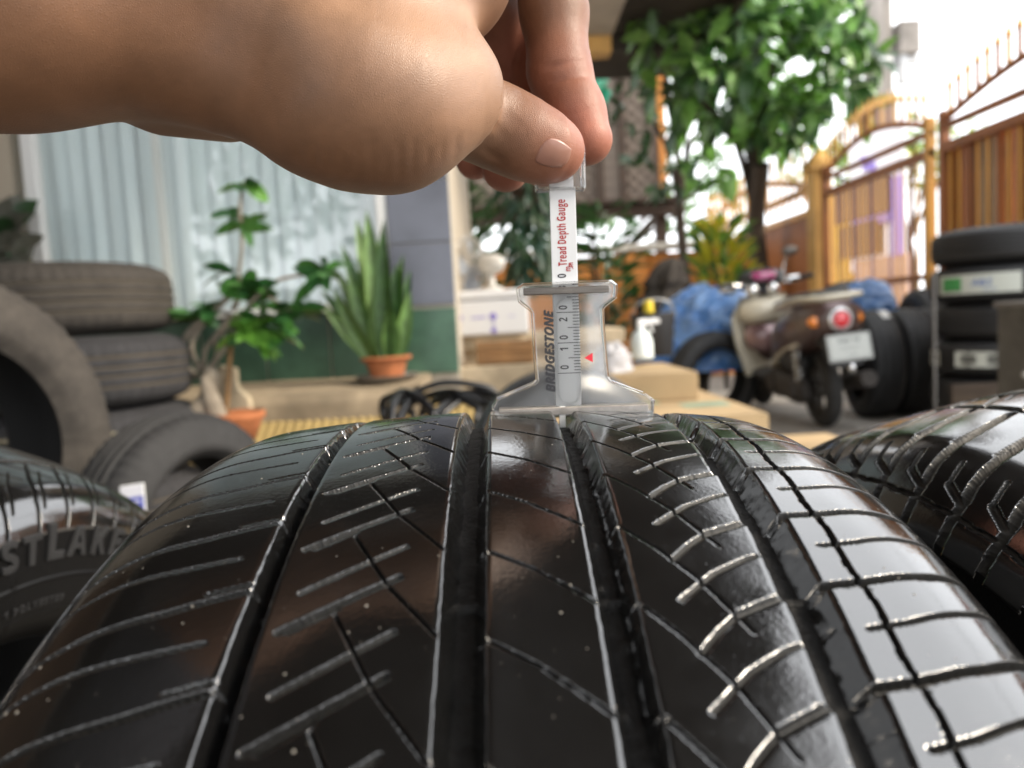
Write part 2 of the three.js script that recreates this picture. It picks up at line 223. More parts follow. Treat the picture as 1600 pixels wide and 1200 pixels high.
// ---------------------------------------------------------------- gate and fence along the street side
const XG = 2.63, YH = 0.54;   // plane of the gate; eye height
{
  const yBar = h => YH + h;
  function gatePanel(label, z0, z1, sag, post, dense, group) {   // z0 far, z1 near
    const zc = (z0 + z1) / 2, g0 = groundY(zc), g = thing('gate', label, 'gate', V(XG, g0, zc));
    const zz = t => z0 + (z1 - z0) * t - zc, y = h => YH + h - g0, L = z1 - z0;
    const rail = (h, r, name = 'rail') => part(g, name, box(r, r * 1.25, L, 0, y(h), 0, 0.004), M.rustBrown);
    rail(0.85, 0.045); rail(0.97, 0.032); rail(-0.42, 0.05); rail(0.12, 0.03);
    const arch = t => 1.0 + 0.15 * Math.sin(Math.PI * t);
    part(g, 'arch', tube(Array.from({ length: 13 }, (_, k) => V(0, y(arch(k / 12)), zz(k / 12))), 0.02, 40, 8), M.rustBrown);
    for (const t of [0, 1]) part(g, 'stile', box(0.05, 1.56, 0.05, 0, y(0.28), zz(t) + (t ? -0.025 : 0.025), 0.004), t ? M.gold : M.rustBrown);
    const n = Math.round(L / 0.085), spear = new THREE.ConeGeometry(0.02, 0.08, 6), cyl = new THREE.CylinderGeometry(0.0095, 0.0095, 1, 6);
    for (let k = 1; k < n; k++) {
      const t = k / n, top = arch(t) + 0.16, b = part(g, 'bar', cyl, k % 2 ? M.gold : M.rustBrown); b.scale.set(1.25, top - arch(t), 1.25); b.position.set(0, y((top + arch(t)) / 2), zz(t));
      const s = part(g, 'spear', spear, M.gold); s.position.set(0, y(top + 0.03), zz(t));
      const c = part(g, 'bar', cyl, k % 3 ? M.gold : M.rustBrown); c.scale.set(0.9, 1.27, 0.9); c.position.set(0, y(0.215), zz(t));
    }
    return g;
  }
  const zA = atX(1288, 300, XG).z, zB = atX(1457, 300, XG).z;
  gatePanel('golden gate leaf with an arched top nearest the yellow post', zA, zB);
  const zD = zB + 0.1;
  const g2 = gatePanel('brown gate leaf on the right with rusty sheets behind its bars', zD, zD + 1.85);
  // rusty sheets on the second leaf
  const Rg = rng(12);
  for (let k = 0; k < 13; k++) { const m = M.rustBrown.clone(); m.color.multiplyScalar(0.8 + 1.2 * Rg()); if (k % 4 === 2) m.color.setRGB(0.42, 0.3, 0.18); part(g2, 'sheet_strip', box(0.012, 1.2, 0.13, 0.05, 0.25 + YH - g2.position.y, -0.86 + k * 0.142, 0.002), m); }
  const p = thing('gate_post', 'yellow square gate post with a pointed cap', 'gate post', V(XG, groundY(zA), zA - 0.1));
  const yTop = atX(1277, 268, XG).y - groundY(zA);
  part(p, 'shaft', box(0.15, yTop, 0.15, 0, yTop / 2, 0, 0.006), M.postYellow);
  part(p, 'collar', box(0.2, 0.045, 0.2, 0, yTop + 0.02, 0, 0.008), M.postYellow);
  part(p, 'cap', T(new THREE.ConeGeometry(0.15, 0.15, 4), 0, yTop + 0.115, 0, 0, Math.PI / 4), M.postYellow);
  // lower fence beyond the post
  const z0 = -9.4, z1 = zA - 0.25, f = thing('fence', 'brown arched fence panel beyond the yellow post, behind the tree', 'fence', V(XG, groundY(-8), (z0 + z1) / 2)), fy = groundY(-8), L = z1 - z0, y = h => YH + h - fy;
  part(f, 'board_panel', box(0.03, 1.25, L, 0, y(0.08), 0, 0.004), M.rustBrown);
  for (const h of [0.74, 0.93]) part(f, 'rail', box(0.045, 0.06, L, -0.01, y(h), 0, 0.004), M.gold);
  part(f, 'arch', tube(Array.from({ length: 13 }, (_, k) => V(0, y(0.95 + 0.24 * Math.sin(Math.PI * k / 12)), L * (k / 12 - 0.5))), 0.03, 30, 8), M.gold);
  for (let k = 1; k < 22; k++) { const t = k / 22; part(f, 'bar', T(new THREE.CylinderGeometry(0.014, 0.014, 0.5, 6), 0, y(1.1), L * (t - 0.5)), M.gold); }
}
// ---------------------------------------------------------------- across the street
{
  const XS = 4.6, gy = groundY(-7);
  const P = (px, py, x = XS) => atX(px, py, x);
  const b = thing('street_sign', 'white and purple street board with brown plaques seen through the gate bars', 'sign', V(XS, gy, P(1370, 300).z));
  const slab = (n, a, c, y0, y1, m, dx = 0) => { const z0 = P(a, 300).z, z1 = P(c, 300).z, mid = P((a + c) / 2, 300), ya = P((a + c) / 2, y0).y, yb = P((a + c) / 2, y1).y; return part(b, n, box(0.05, Math.abs(ya - yb), Math.abs(z1 - z0), dx, (ya + yb) / 2 - gy, (z0 + z1) / 2 - b.position.z, 0.004), m); };
  const white = mat([0.8, 0.78, 0.82], { roughness: 0.5 }), purple = mat([0.3, 0.22, 0.62], { roughness: 0.5 }), brown = mat([0.16, 0.075, 0.03], { roughness: 0.6, map: rep(N_BLOTCH, 2) }), pink = mat([0.72, 0.5, 0.42], { roughness: 0.7, map: rep(N_BLOTCH, 1) }), yel = mat([0.78, 0.45, 0.03], { roughness: 0.6, map: rep(N_BLOTCH, 1) });
  slab('board', 1330, 1412, 205, 420, white); slab('side_strip', 1402, 1413, 275, 400, purple, -0.04); slab('band', 1338, 1400, 322, 352, purple, -0.035);
  slab('plaque', 1314, 1400, 288, 340, brown, -0.06); slab('plaque', 1322, 1380, 348, 400, brown, -0.06);
  for (let k = 0; k < 4; k++) slab('flower', 1352 + k * 5, 1357 + k * 5, 244 + (k % 2) * 9, 254 + (k % 2) * 12, purple, -0.045);
  slab('skirt', 1338, 1420, 402, 490, pink, -0.03); slab('side_panel', 1284, 1336, 300, 490, yel, 0.08);
  // shop front: rust-brown shutters between posts
  const s = thing('shop_front', 'red-brown shuttered shop front across the street behind the right gate leaf', 'building', V(XS + 0.6, gy, -4.6));
  const Rr = rng(8);
  for (let k = 0; k < 30; k++) { const m = mat([0.2 + 0.14 * Rr(), 0.09 + 0.1 * Rr(), 0.05 + 0.07 * Rr()], { roughness: 0.7 }); if (k % 9 === 4) m.color.setRGB(0.12, 0.3, 0.22); part(s, 'shutter_slat', box(0.04, 1.35, 0.118, 0, 0.86, -2.3 + k * 0.12 + 0.9, 0.003), m); }
  part(s, 'kerb_band', box(0.05, 0.3, 3.6, -0.01, 0.1, 0.4, 0.004), mat([0.5, 0.13, 0.07], { roughness: 0.7, map: rep(N_BLOTCH, 1) }));
  // utility pole
  const pz = P(1372, 100, 6.3).z, pole = thing('utility_pole', 'grey concrete utility pole with a bracket, beyond the gate', 'pole', V(6.3, groundY(pz), pz)); pole.scale.setScalar(1.4);
  part(pole, 'shaft', T(new THREE.CylinderGeometry(0.13, 0.17, 7, 12), 0, 3.5, 0), M.poleConcrete);
  const by = (P(1400, 45, 6.3).y - groundY(pz)) / 1.4;
  part(pole, 'bracket', merge([box(0.5, 0.09, 0.09, 0.2, by - 0.22, 0, 0.005), box(0.09, 0.4, 0.09, 0.25, by - 0.3, 0.06, 0.005)]), M.metalGrey);
  part(pole, 'junction_box', box(0.24, 0.36, 0.2, 0.3, by, 0.05, 0.02), M.poleConcrete); part(pole, 'band', T(new THREE.CylinderGeometry(0.165, 0.165, 0.08, 12), 0, by - 0.25, 0), M.metalGrey);
  for (let k = 0; k < 3; k++) part(pole, 'wire', tube([V(-6, by + 0.6 + k * 0.18, -7), V(0, by + 0.45 + k * 0.18, 0), V(5, by + 0.7 + k * 0.18, 8)], 0.012, 24, 5), mat(0x151515));
}
// ---------------------------------------------------------------- trees and shrubs
function leafGeo(len, wid, fold = 0.25, droop = 0.25, n = 5) { // a folded, drooping blade along +z
  return gridGeo(n, 3, (i, j) => { const t = i / (n - 1), w = wid * Math.pow(Math.sin(Math.PI * Math.min(0.98, 0.06 + t * 0.93)), 0.75) * (t > 0.99 ? 0.25 : 1); return [(j - 1) * w / 2, -droop * len * t * t + (j === 1 ? 0 : fold * w / 2), len * t, j / 2, t]; });
}
const Mx = (p, dir, roll, s) => { const q = new THREE.Quaternion().setFromUnitVectors(V(0, 0, 1), dir.clone().normalize()); q.multiply(new THREE.Quaternion().setFromAxisAngle(V(0, 0, 1), roll)); return new THREE.Matrix4().compose(p, q, V(s, s, s)); };
function foliage(parent, name, geo, mats, list, singles) { // list of matrices; the first `singles` become leaves of their own, the rest one mass
  list.slice(0, singles).forEach((m, i) => { const l = part(parent, 'leaf', geo, mats[i % mats.length]); l.applyMatrix4(m); });
  const restN = list.length - singles; if (restN <= 0) return;
  mats.forEach((mt, k) => { const sub = list.slice(singles).filter((_, i) => i % mats.length === k); if (!sub.length) return; const im = new THREE.InstancedMesh(geo, mt, sub.length); sub.forEach((m, i) => im.setMatrixAt(i, m)); im.name = numbered(name); sh(im); im.userData.kind = 'stuff'; parent.add(im); });
}
function outward(center, rad, R, flat = 0.5) { // a point in an uneven ellipsoid with a leaf direction pointing outwards and down
  let d; do d = V(R() * 2 - 1, R() * 2 - 1, R() * 2 - 1); while (d.length() > 1 || d.length() < 0.15);
  return d;
}
function makeTree(name, label, base, h, crownC, crownR, nClump, leaf, mats, seed, singles, trunkR = 0.08) {
  const R = rng(seed), t = thing(name, label, 'tree', base), c = crownC.clone().sub(base), list = [];
  part(t, 'trunk', tube([V(0, -0.05, 0), V(0.02, h * 0.4, 0.02), V(-0.02, h * 0.75, 0), V(c.x * 0.5, h, c.z * 0.5)], trunkR, 30, 9), M.bark);
  const limbs = [];
  for (let k = 0; k < 10; k++) { const d = outward(null, null, R); const e = c.clone().add(V(d.x * crownR.x, d.y * crownR.y, d.z * crownR.z).multiplyScalar(0.8)); part(t, 'limb', tube([V(0, h * (0.7 + 0.25 * R()), 0), V(e.x * 0.45, (h + e.y) / 2, e.z * 0.45), e], trunkR * 0.3, 12, 6), M.bark); limbs.push(e); }
  for (let k = 0; k < nClump; k++) {
    const d = outward(null, null, R), dn = d.clone().normalize(), kk = 0.5 + 1.0 * fbm(dn.x * 2.2 + 9, dn.y * 2.2 + dn.z * 1.3 + 9, 64, 2, seed + 3), p = c.clone().add(V(d.x * crownR.x, d.y * crownR.y, d.z * crownR.z).multiplyScalar(kk)), n = 5 + Math.floor(R() * 4), out = d.clone().normalize().add(V(0, 0.25, 0)).normalize();
    const side = V(-out.z, 0, out.x).normalize(), up = out.clone().cross(side);
    for (let i = 0; i < n; i++) { const a = i / n * 6.283 + R(), dir = out.clone().multiplyScalar(0.35 + 0.3 * R()).addScaledVector(side, Math.cos(a)).addScaledVector(up, Math.sin(a)); dir.y -= 0.35; list.push([p.z - Math.abs(p.x) * 0.2, Mx(p, dir, (R() - 0.5) * 1.2, 0.5 + 0.75 * R())]); }
  }
  list.sort((a, b) => b[0] - a[0]);
  foliage(t, 'crown', leaf, mats, list.map(l => l[1]), singles); return t;
}
{
  const leaf = leafGeo(0.24, 0.1, 0.25, 0.3);
  const b = onGround(1192, 7.0), cc = at(1192, 100, 6.2), leafS = leafGeo(0.15, 0.06, 0.25, 0.3);
  makeTree('shade_tree', 'leafy green shade tree with a slim trunk before the fence', b, 1.9, cc, V(0.86, 0.88, 0.7), 180, leaf, [LEAF.mid, LEAF.light, LEAF.light, LEAF.dark, LEAF.light], 77, 280, 0.075);
  const cc2 = at(1050, 150, 7.2);
  makeTree('shade_tree', 'darker tree whose thin branches hang before the wooden house', onGround(1075, 8.0), 2.1, cc2, V(0.75, 0.85, 0.3), 52, leafS, [LEAF.dark, LEAF.mid, LEAF.dark], 78, 60, 0.05);
  const small = leafGeo(0.16, 0.06);
  makeTree('street_tree', 'pale yellow-green tree far beyond the gate arch', V(7.4, -0.3, -13.5), 2.0, at(1400, 245, 15.5), V(2.4, 0.75, 1.0), 300, small, [LEAF.light, LEAF.yellow, LEAF.light], 79, 0, 0.12);
  makeTree('street_tree', 'distant green tree between the trunk and the orange wall', V(1.9, -0.3, -15), 1.6, at(1085, 300, 15), V(1.3, 0.9, 1.0), 130, small, [LEAF.mid, LEAF.light], 80, 0, 0.1);
  makeTree('garden_tree', 'dark tree mass over the wooden house, left of the knob', V(-0.5, -0.3, -11.2), 2.6, V(0.2, 3.1, -11), V(1.9, 1.2, 0.7), 240, leaf, [LEAF.dark, LEAF.mid], 81, 0, 0.12);
  // behind the photographer, mirrored in the window
  makeTree('garden_tree', 'large tree behind the viewer, mirrored in the window', V(-3.6, 0, 4.6), 2.0, V(-3.4, 2.8, 4.4), V(1.6, 1.3, 1.3), 260, leaf, [LEAF.mid, LEAF.dark], 82, 0, 0.12);
}
function shrub(name, label, base, h, rx, n, len, wid, mats, seed, o = {}) {
  const R = rng(seed), s = thing(name, label, 'plant', base), list = [];
  for (let k = 0; k < (o.stems ?? 5); k++) { const a = R() * 6.28, e = V(Math.cos(a) * rx * 0.5, h * (0.6 + 0.35 * R()), Math.sin(a) * rx * 0.5); part(s, 'stem', tube([V(e.x * 0.1, 0, e.z * 0.1), V(e.x * 0.4, e.y * 0.5, e.z * 0.4), e], o.sr ?? 0.012, 10, 5), M.bark); }
  for (let k = 0; k < n; k++) { const y = h * (o.low ?? 0.25) + h * (1 - (o.low ?? 0.25)) * R(), a = R() * 6.283, r = rx * Math.sqrt(R()) * (o.cone ? 1.1 - 0.8 * y / h : 1), d = V(Math.cos(a), (o.up ?? 0.5) + R() * 0.6, Math.sin(a)); list.push([r, Mx(V(Math.cos(a) * r, y, Math.sin(a) * r), d, R() - 0.5, 0.7 + 0.6 * R())]); }
  foliage(s, 'foliage', leafGeo(len, wid, 0.25, o.droop ?? 0.3), mats, list.map(l => l[1]), o.singles ?? 0);
  return s;
}
{
  shrub('croton', 'yellow-green croton shrub left of the tree trunk', onGround(1136, 6.4), atZ(1136, 350, -6.1).y - groundY(-6.1), 0.2, 300, 0.14, 0.04, [LEAF.yellow, LEAF.light, LEAF.yellow, LEAF.mid], 21, { up: 0.9, low: 0.45, singles: 120 });
  shrub('green_shrub', 'loose green shrub before the orange wall, right of the gauge', onGround(952, 5.6), atZ(952, 322, -5.3).y - groundY(-5.3), 0.22, 300, 0.13, 0.04, [LEAF.dark, LEAF.mid, LEAF.mid], 22, { up: 0.3, low: 0.3 });
  shrub('green_shrub', 'dark shrub in the gap right of the blue pillar', onGround(730, 6.4), atZ(730, 300, -6.2).y - groundY(-6.2), 0.26, 200, 0.15, 0.05, [LEAF.mid, LEAF.dark], 23, { up: 0.5 });
  const hp = at(822, 285, 5.2);  // hanging plant
  const R = rng(31), h = thing('hanging_plant', 'dark green plant trailing from a hanging basket, left of the gauge', 'plant', hp), list = [];
  part(h, 'basket', lathe([[0.005, -0.14], [0.08, -0.13], [0.13, -0.02], [0.135, 0], [0.12, 0], [0.11, -0.02]], 18), M.woodDark);
  part(h, 'cord', merge([0, 2.1, 4.2].map(a => bar(V(Math.cos(a) * 0.13, 0, Math.sin(a) * 0.13), V(0, 0.55, 0), 0.004, 5)).concat([bar(V(0, 0.55, 0), V(0, 1.7, 0), 0.004, 5)])), M.woodDark);
  for (let k = 0; k < 420; k++) { const y = 0.05 - 0.75 * Math.pow(R(), 0.8), a = R() * 6.28, r = (0.14 + 0.03 * R()) * (y < -0.5 ? 0.75 : 1) * Math.sqrt(R() * 0.6 + 0.4); list.push(Mx(V(Math.cos(a) * r, y, Math.sin(a) * r), V(Math.cos(a), -0.9, Math.sin(a)), R() - 0.5, 0.7 + 0.6 * R())); }
  foliage(h, 'foliage', leafGeo(0.11, 0.035), [LEAF.dark, LEAF.blue], list, 0);
  shrub('potted_shrub', 'greyish shrub at the far left beside the window frame', V(-1.99, 0.33, -2.78), 0.72, 0.13, 150, 0.1, 0.055, [leafMat([0.2, 0.2, 0.16]), LEAF.dark], 33, { up: 0.4 });
}
// ---------------------------------------------------------------- potted plants on the ledge
function terracottaPot(parent, r, h) {
  part(parent, 'pot', lathe([[0.001, 0.004], [r * 0.66, 0], [r * 0.7, 0.01], [r * 0.9, h * 0.78], [r * 0.98, h * 0.8], [r * 1.02, h * 0.84], [r * 1.03, h * 0.97], [r, h], [r * 0.92, h], [r * 0.88, h * 0.86], [0.001, h * 0.86]], 40), M.terracotta);
  part(parent, 'soil', T(new THREE.CircleGeometry(r * 0.9, 24).rotateX(-Math.PI / 2), 0, h * 0.88, 0), M.soil);
}
{
  const d = 3.02, p = at(606, 600, d); p.y = 0.33; const s = thing('snake_plant', 'snake plant with tall upright leaves in a terracotta pot', 'potted plant', p), R = rng(51);
  const top = at(606, 556, d).y - p.y, r = 0.089;
  part(s, 'saucer', lathe([[0.001, 0], [0.1, 0], [0.128, 0.022], [0.122, 0.022], [0.098, 0.008], [0.001, 0.008]], 32), M.concrete);
  terracottaPot(s, r, top);
  // scalloped rim
  part(s, 'rim', T(gridGeo(97, 9, (i, j) => { const a = i / 96 * 6.2832, b = j / 8 * 6.2832, q = 0.007 + 0.0022 * Math.sin(a * 22); return [(r * 1.03 + q * Math.cos(b)) * Math.cos(a), q * Math.sin(b), (r * 1.03 + q * Math.cos(b)) * Math.sin(a), i / 8, j]; }), 0, top - 0.008, 0), M.terracotta);
  const band = dataTex(256, (u, v) => { const n = fbm(u * 3, v * 22, 1 << 6, 4, 61), e = Math.abs(u - 0.5) > 0.44 ? 1 : 0; const k = 0.35 + 0.9 * Math.max(0, n - 0.25); return e ? [0.95, 1, 0.55] : [0.72 * k + 0.2, 0.8 * k + 0.22, 0.62 * k + 0.15]; });
  const lm = [mat([0.16, 0.27, 0.1], { map: band, roughness: 0.5 }), mat([0.1, 0.2, 0.075], { map: band, roughness: 0.5 }), mat([0.21, 0.33, 0.13], { map: band, roughness: 0.5 })];
  // leaves: x of the tip (pixels right of the pot), height of the tip (pixels), width
  const L = [[-62, 215, 30, -18], [-48, 255, 30, -14], [-28, 300, 32, -10], [-12, 312, 34, -6], [14, 290, 34, 4], [30, 232, 30, 12], [37, 165, 26, 22], [-84, 178, 28, -20], [-72, 150, 26, -24], [2, 218, 36, 0], [10, 182, 34, 6], [-20, 240, 34, -8], [-38, 205, 30, -18], [22, 215, 32, 14], [-2, 262, 32, -2], [-55, 175, 28, -22], [36, 205, 24, 20], [-10, 150, 34, -4], [12, 140, 30, 10], [-30, 140, 30, -16]];
  const k = d / 1200;
  L.forEach(([tx, ty, w, bx], i) => {
    const h = (ty - 44) * k * 0.86, lean = tx * k * 1.2, z0 = (R() - 0.5) * 0.09 + (i === 9 ? 0.06 : 0), z1 = z0 * 2.2, W = w * k * 0.5, tw = (R() - 0.5) * 1.2;
    const g = gridGeo(14, 7, (a, b) => { const t = a / 13, u = b / 6 * 2 - 1, ww = W * Math.min(1, 0.55 + t * 1.2) * Math.pow(Math.max(0, 1 - Math.pow(t, 2.6)), 0.8) + 0.0004, cup = 0.55 * ww * u * u, an = tw * (0.4 + t * 0.6), X = u * ww, Z = cup; return [bx * k + (lean - bx * k) * Math.pow(t, 1.15) + X * Math.cos(an) - Z * Math.sin(an), top * 0.86 + h * t, z0 + (z1 - z0) * t + X * Math.sin(an) + Z * Math.cos(an), b / 6, t * h * 2.2 + i * 0.13]; });
    lm[i % 3].side = THREE.DoubleSide; part(s, 'leaf', g, lm[i % 3]);
  });
}
{
  const d = 2.45, base = at(368, 668, d), k = d / 1200;
  const s = thing('desert_rose', 'twisted desert rose plant tied to a bamboo stick in a shallow terracotta bowl', 'potted plant', base), R = rng(71);
  const P = (px, py, dz = 0) => { const q = at(px, py, d + dz); return q.sub(base); };
  part(s, 'bowl', T(lathe([[0.001, -0.06], [0.06, -0.06], [0.085, 0.005], [0.094, 0.01], [0.095, 0.03], [0.086, 0.03], [0.08, 0.012], [0.001, 0.008]], 40), 0, 0.02, 0), M.terracotta);
  part(s, 'soil', T(new THREE.CircleGeometry(0.082, 20).rotateX(-Math.PI / 2), 0, 0.034, 0), M.soil);
  const stem = mat([0.42, 0.35, 0.27], { roughness: 0.85, map: rep(N_BLOTCH, 3), bump: rep(N_FIBRE, 3), bumpScale: 0.003 });
  const trunk = [[303, 612, 640, 24], [330, 600, 650, 17], [352, 625, 652, 15]];
  part(s, 'swollen_trunk', merge([
    gridGeo(14, 17, (i, j) => { const t = i / 13, a = j / 16 * 6.2832, c = P(312 + 16 * Math.sin(t * 2), 650 - 75 * t), r = (0.045 - 0.028 * t + 0.006 * Math.sin(t * 9)) * (1 + 0.12 * Math.sin(3 * a + t * 4)); return [c.x + r * Math.cos(a), c.y, c.z + r * Math.sin(a), j / 4, t]; }),
    gridGeo(14, 17, (i, j) => { const t = i / 13, a = j / 16 * 6.2832, c = P(345 - 22 * t, 660 - 75 * t), r = (0.034 - 0.018 * t) * (1 + 0.15 * Math.sin(2 * a + t * 5)); return [c.x + r * Math.cos(a), c.y, c.z + 0.02 + r * Math.sin(a), j / 4, t]; })]), stem);
  const br = [
    [[312, 580], [300, 540], [318, 505], [350, 470], [372, 440]], [[306, 585], [282, 560], [290, 525], [325, 492], [362, 462]], [[316, 582], [322, 545], [345, 515], [366, 480], [380, 448]],
    [[310, 588], [288, 590], [284, 545], [306, 510], [345, 478]], [[325, 585], [345, 550], [352, 505], [368, 470], [374, 420], [378, 380], [375, 330], [378, 295]], [[318, 580], [336, 560], [340, 520], [372, 500], [395, 470], [430, 440], [470, 430], [495, 425]],
    [[330, 575], [352, 545], [378, 505], [410, 495], [445, 500]], [[312, 575], [330, 530], [360, 500], [340, 480], [320, 490]], [[372, 440], [400, 452], [430, 470], [460, 490]]];
  br.forEach((b, i) => part(s, 'branch', tube(b.map(([x, y], j) => P(x, y, (R() - 0.5) * 0.05)), i < 4 ? 0.0085 : 0.0058, 40, 7), stem));
  part(s, 'bamboo_stick', bar(P(352, 665, 0.02), P(362, 520, 0.02), 0.0085, 8), mat([0.5, 0.27, 0.1], { roughness: 0.7, map: rep(N_FIBRE, 4) }));
  part(s, 'tie', T(tube([V(-0.02, 0, 0), V(0, 0.008, 0.016), V(0.02, 0, 0), V(0, -0.006, -0.016)], 0.007, 24, 6, true), ...P(353, 488).toArray()), M.whitePaint);
  const lg = leafGeo(0.092, 0.046, 0.2, 0.25, 6), cl = [[378, 290, 6, 1], [372, 335, 5, 0], [380, 355, 4, 0], [362, 430, 5, 0], [392, 452, 15, 0], [400, 470, 12, 0], [508, 425, 17, 0], [500, 440, 8, 0], [400, 505, 15, 1], [385, 520, 12, 1], [425, 500, 8, 0], [340, 480, 9, 0], [312, 495, 9, 0], [445, 490, 8, 0], [470, 490, 6, 0], [438, 525, 6, 0], [350, 445, 3, 0], [410, 535, 6, 1]];
  const m1 = leafMat([0.09, 0.27, 0.05], { roughness: 0.35, transmission: 0.3 }), m2 = leafMat([0.19, 0.46, 0.06], { roughness: 0.35, transmission: 0.35 }), m3 = leafMat([0.05, 0.17, 0.045], { roughness: 0.35, transmission: 0.25 });
  for (const [px, py, n, lit] of cl) { const c = P(px, py, (R() - 0.5) * 0.06); for (let i = 0; i < n * 1.05; i++) { const a = R() * 6.283, e = (R() - 0.45) * 1.6; const l = part(s, 'leaf', lg, lit && R() < 0.6 ? m2 : R() < 0.55 ? m1 : m3); l.applyMatrix4(Mx(c.clone().add(V((R() - 0.5) * 0.02, (R() - 0.5) * 0.02, (R() - 0.5) * 0.02)), V(Math.cos(a), e, Math.sin(a)), (R() - 0.5) * 1.5, 0.65 + 0.5 * R())); } }  // lit clusters: light painted in as a brighter leaf green
  // pale broken slab leaning behind it
  const sl = thing('stone_slab', 'pale broken stone slab leaning behind the desert rose', 'stone', at(392, 640, 2.6)); const q = (x, y) => { const v = at(x, y, 2.6).sub(sl.position); return new THREE.Vector2(v.x, v.y); };
  part(sl, 'slab', uvBox(new THREE.ExtrudeGeometry(new THREE.Shape([q(325, 650), q(340, 600), q(352, 572), q(372, 576), q(374, 605), q(392, 622), q(396, 650)]), { depth: 0.03, bevelSize: 0.004, bevelThickness: 0.004, bevelSegments: 2 })), M.creamStep);
}
// ---------------------------------------------------------------- steps, boxes and household things in the middle
{
  const st = thing('concrete_steps', 'cream concrete steps behind the gauge, below the white foam box', 'steps', V(0.05, groundY(-3.6), -3.7));
  const top = at(850, 518, 3.9).y, f = st.position;
  part(st, 'step', box(1.1, 0.07, 0.6, 0.02, top - 0.035 - f.y, -0.15, 0.006), M.creamStep); part(st, 'riser', box(1.06, 0.16, 0.5, 0.02, top - 0.15 - f.y, -0.18, 0.004), M.creamStep);
  part(st, 'step', box(1.2, 0.3, 0.8, 0.05, top - 0.38 - f.y, -0.1, 0.006), M.creamStep); part(st, 'pier', box(0.14, 0.34, 0.2, -0.36, top - 0.17 - f.y + 0.06, 0.35, 0.01), M.concrete);
  // foam box
  const fb = thing('foam_box', 'white foam box with blue print under the fan', 'box', V(at(770, 480, 3.8).x, top, -3.62)), w = 0.345, h = 0.215;
  const foam = mat([0.62, 0.62, 0.62], { roughness: 0.85 }); part(fb, 'body', box(w, h - 0.045, 0.3, 0, (h - 0.045) / 2 + 0.001, 0, 0.012), foam); part(fb, 'lid', box(w + 0.012, 0.043, 0.312, 0, h - 0.02, 0, 0.012), foam);
  const ink = mat([0.17, 0.12, 0.5], { roughness: 0.8 }), flower = (x, y, r) => { const o = []; for (let k = 0; k < 5; k++) o.push(T(new THREE.CylinderGeometry(r * 0.42, r * 0.42, 0.0015, 10).rotateX(Math.PI / 2), x + r * 0.6 * Math.cos(k * 1.2566), y + r * 0.6 * Math.sin(k * 1.2566), 0.151)); return o; };
  part(fb, 'print', merge([...flower(0.0, 0.09, 0.018), ...flower(-0.158, 0.09, 0.012), ...flower(0.0, 0.022, 0.014), box(0.07, 0.006, 0.0015, -0.07, 0.088, 0.151, 0), box(0.004, 0.06, 0.0015, 0, 0.055, 0.151, 0), box(0.03, 0.003, 0.0015, 0.09, 0.086, 0.151, 0)]), ink);
  // fan on the foam box, seen from its side
  const fan = thing('table_fan', 'grey and white table fan standing on the foam box', 'fan', V(fb.position.x + 0.0, top + h + 0.002, -3.66)), wp = mat([0.46, 0.44, 0.4], { roughness: 0.45 }), gw = mat([0.34, 0.32, 0.29], { roughness: 0.5, metalness: 0.4 });
  part(fan, 'base', lathe([[0.001, 0], [0.06, 0], [0.058, 0.015], [0.02, 0.03], [0.018, 0.1], [0.001, 0.1]], 24), wp);
  part(fan, 'motor', T(loft([{ x: -0.06, w: 0.07, h: 0.075 }, { x: -0.02, w: 0.1, h: 0.1 }, { x: 0.03, w: 0.1, h: 0.1 }, { x: 0.06, w: 0.07, h: 0.075 }, { x: 0.075, w: 0.03, h: 0.03 }].map(s => ({ ...s, e: 1 }))), 0.0, 0.135, 0), wp);
  const hub = V(-0.115, 0.14, 0), ring = []; for (let k = 0; k < 26; k++) { const a = k / 26 * 6.283, y = Math.cos(a), z = Math.sin(a); ring.push(tube([V(hub.x - 0.045, hub.y + y * 0.02, z * 0.02), V(hub.x - 0.04, hub.y + y * 0.1, z * 0.1), V(hub.x, hub.y + y * 0.145, z * 0.145), V(hub.x + 0.04, hub.y + y * 0.1, z * 0.1), V(hub.x + 0.05, hub.y + y * 0.03, z * 0.03)], 0.0022, 14, 4)); }
  ring.push(T(new THREE.TorusGeometry(0.147, 0.007, 8, 48), hub.x, hub.y, 0, 0, Math.PI / 2)); part(fan, 'guard', merge(ring), gw); fan.rotation.y = -0.5;
  for (let k = 0; k < 4; k++) { const a = k * 1.571; part(fan, 'blade', gridGeo(8, 6, (i, j) => { const r = 0.02 + 0.11 * i / 7, b = a + (j / 5 - 0.5) * 1.0; return [hub.x + 0.03 * (j / 5 - 0.5), hub.y + r * Math.cos(b), r * Math.sin(b), i, j]; }), mat([0.25, 0.27, 0.3], { roughness: 0.3, side: THREE.DoubleSide })); }
  // wooden crate under the step edge
  const c = thing('wooden_crate', 'small orange wooden crate on the step below the foam box', 'crate', V(at(790, 560, 3.35).x, at(790, 568, 3.35).y, at(790, 568, 3.35).z - 0.1)), wd = mat([0.5, 0.26, 0.1], { roughness: 0.8, map: rep(N_FIBRE, 3) });
  for (let k = 0; k < 2; k++) part(c, 'slat', box(0.25, 0.042, 0.014, 0, 0.024 + k * 0.048, 0.1, 0.002), wd); for (const x of [-0.118, 0.118]) part(c, 'end_board', box(0.014, 0.098, 0.2, x, 0.049, 0, 0.002), wd); part(c, 'bottom', box(0.24, 0.01, 0.2, 0, 0.006, 0, 0.001), wd); part(c, 'slat', box(0.25, 0.085, 0.012, 0, 0.05, -0.1, 0.002), wd);
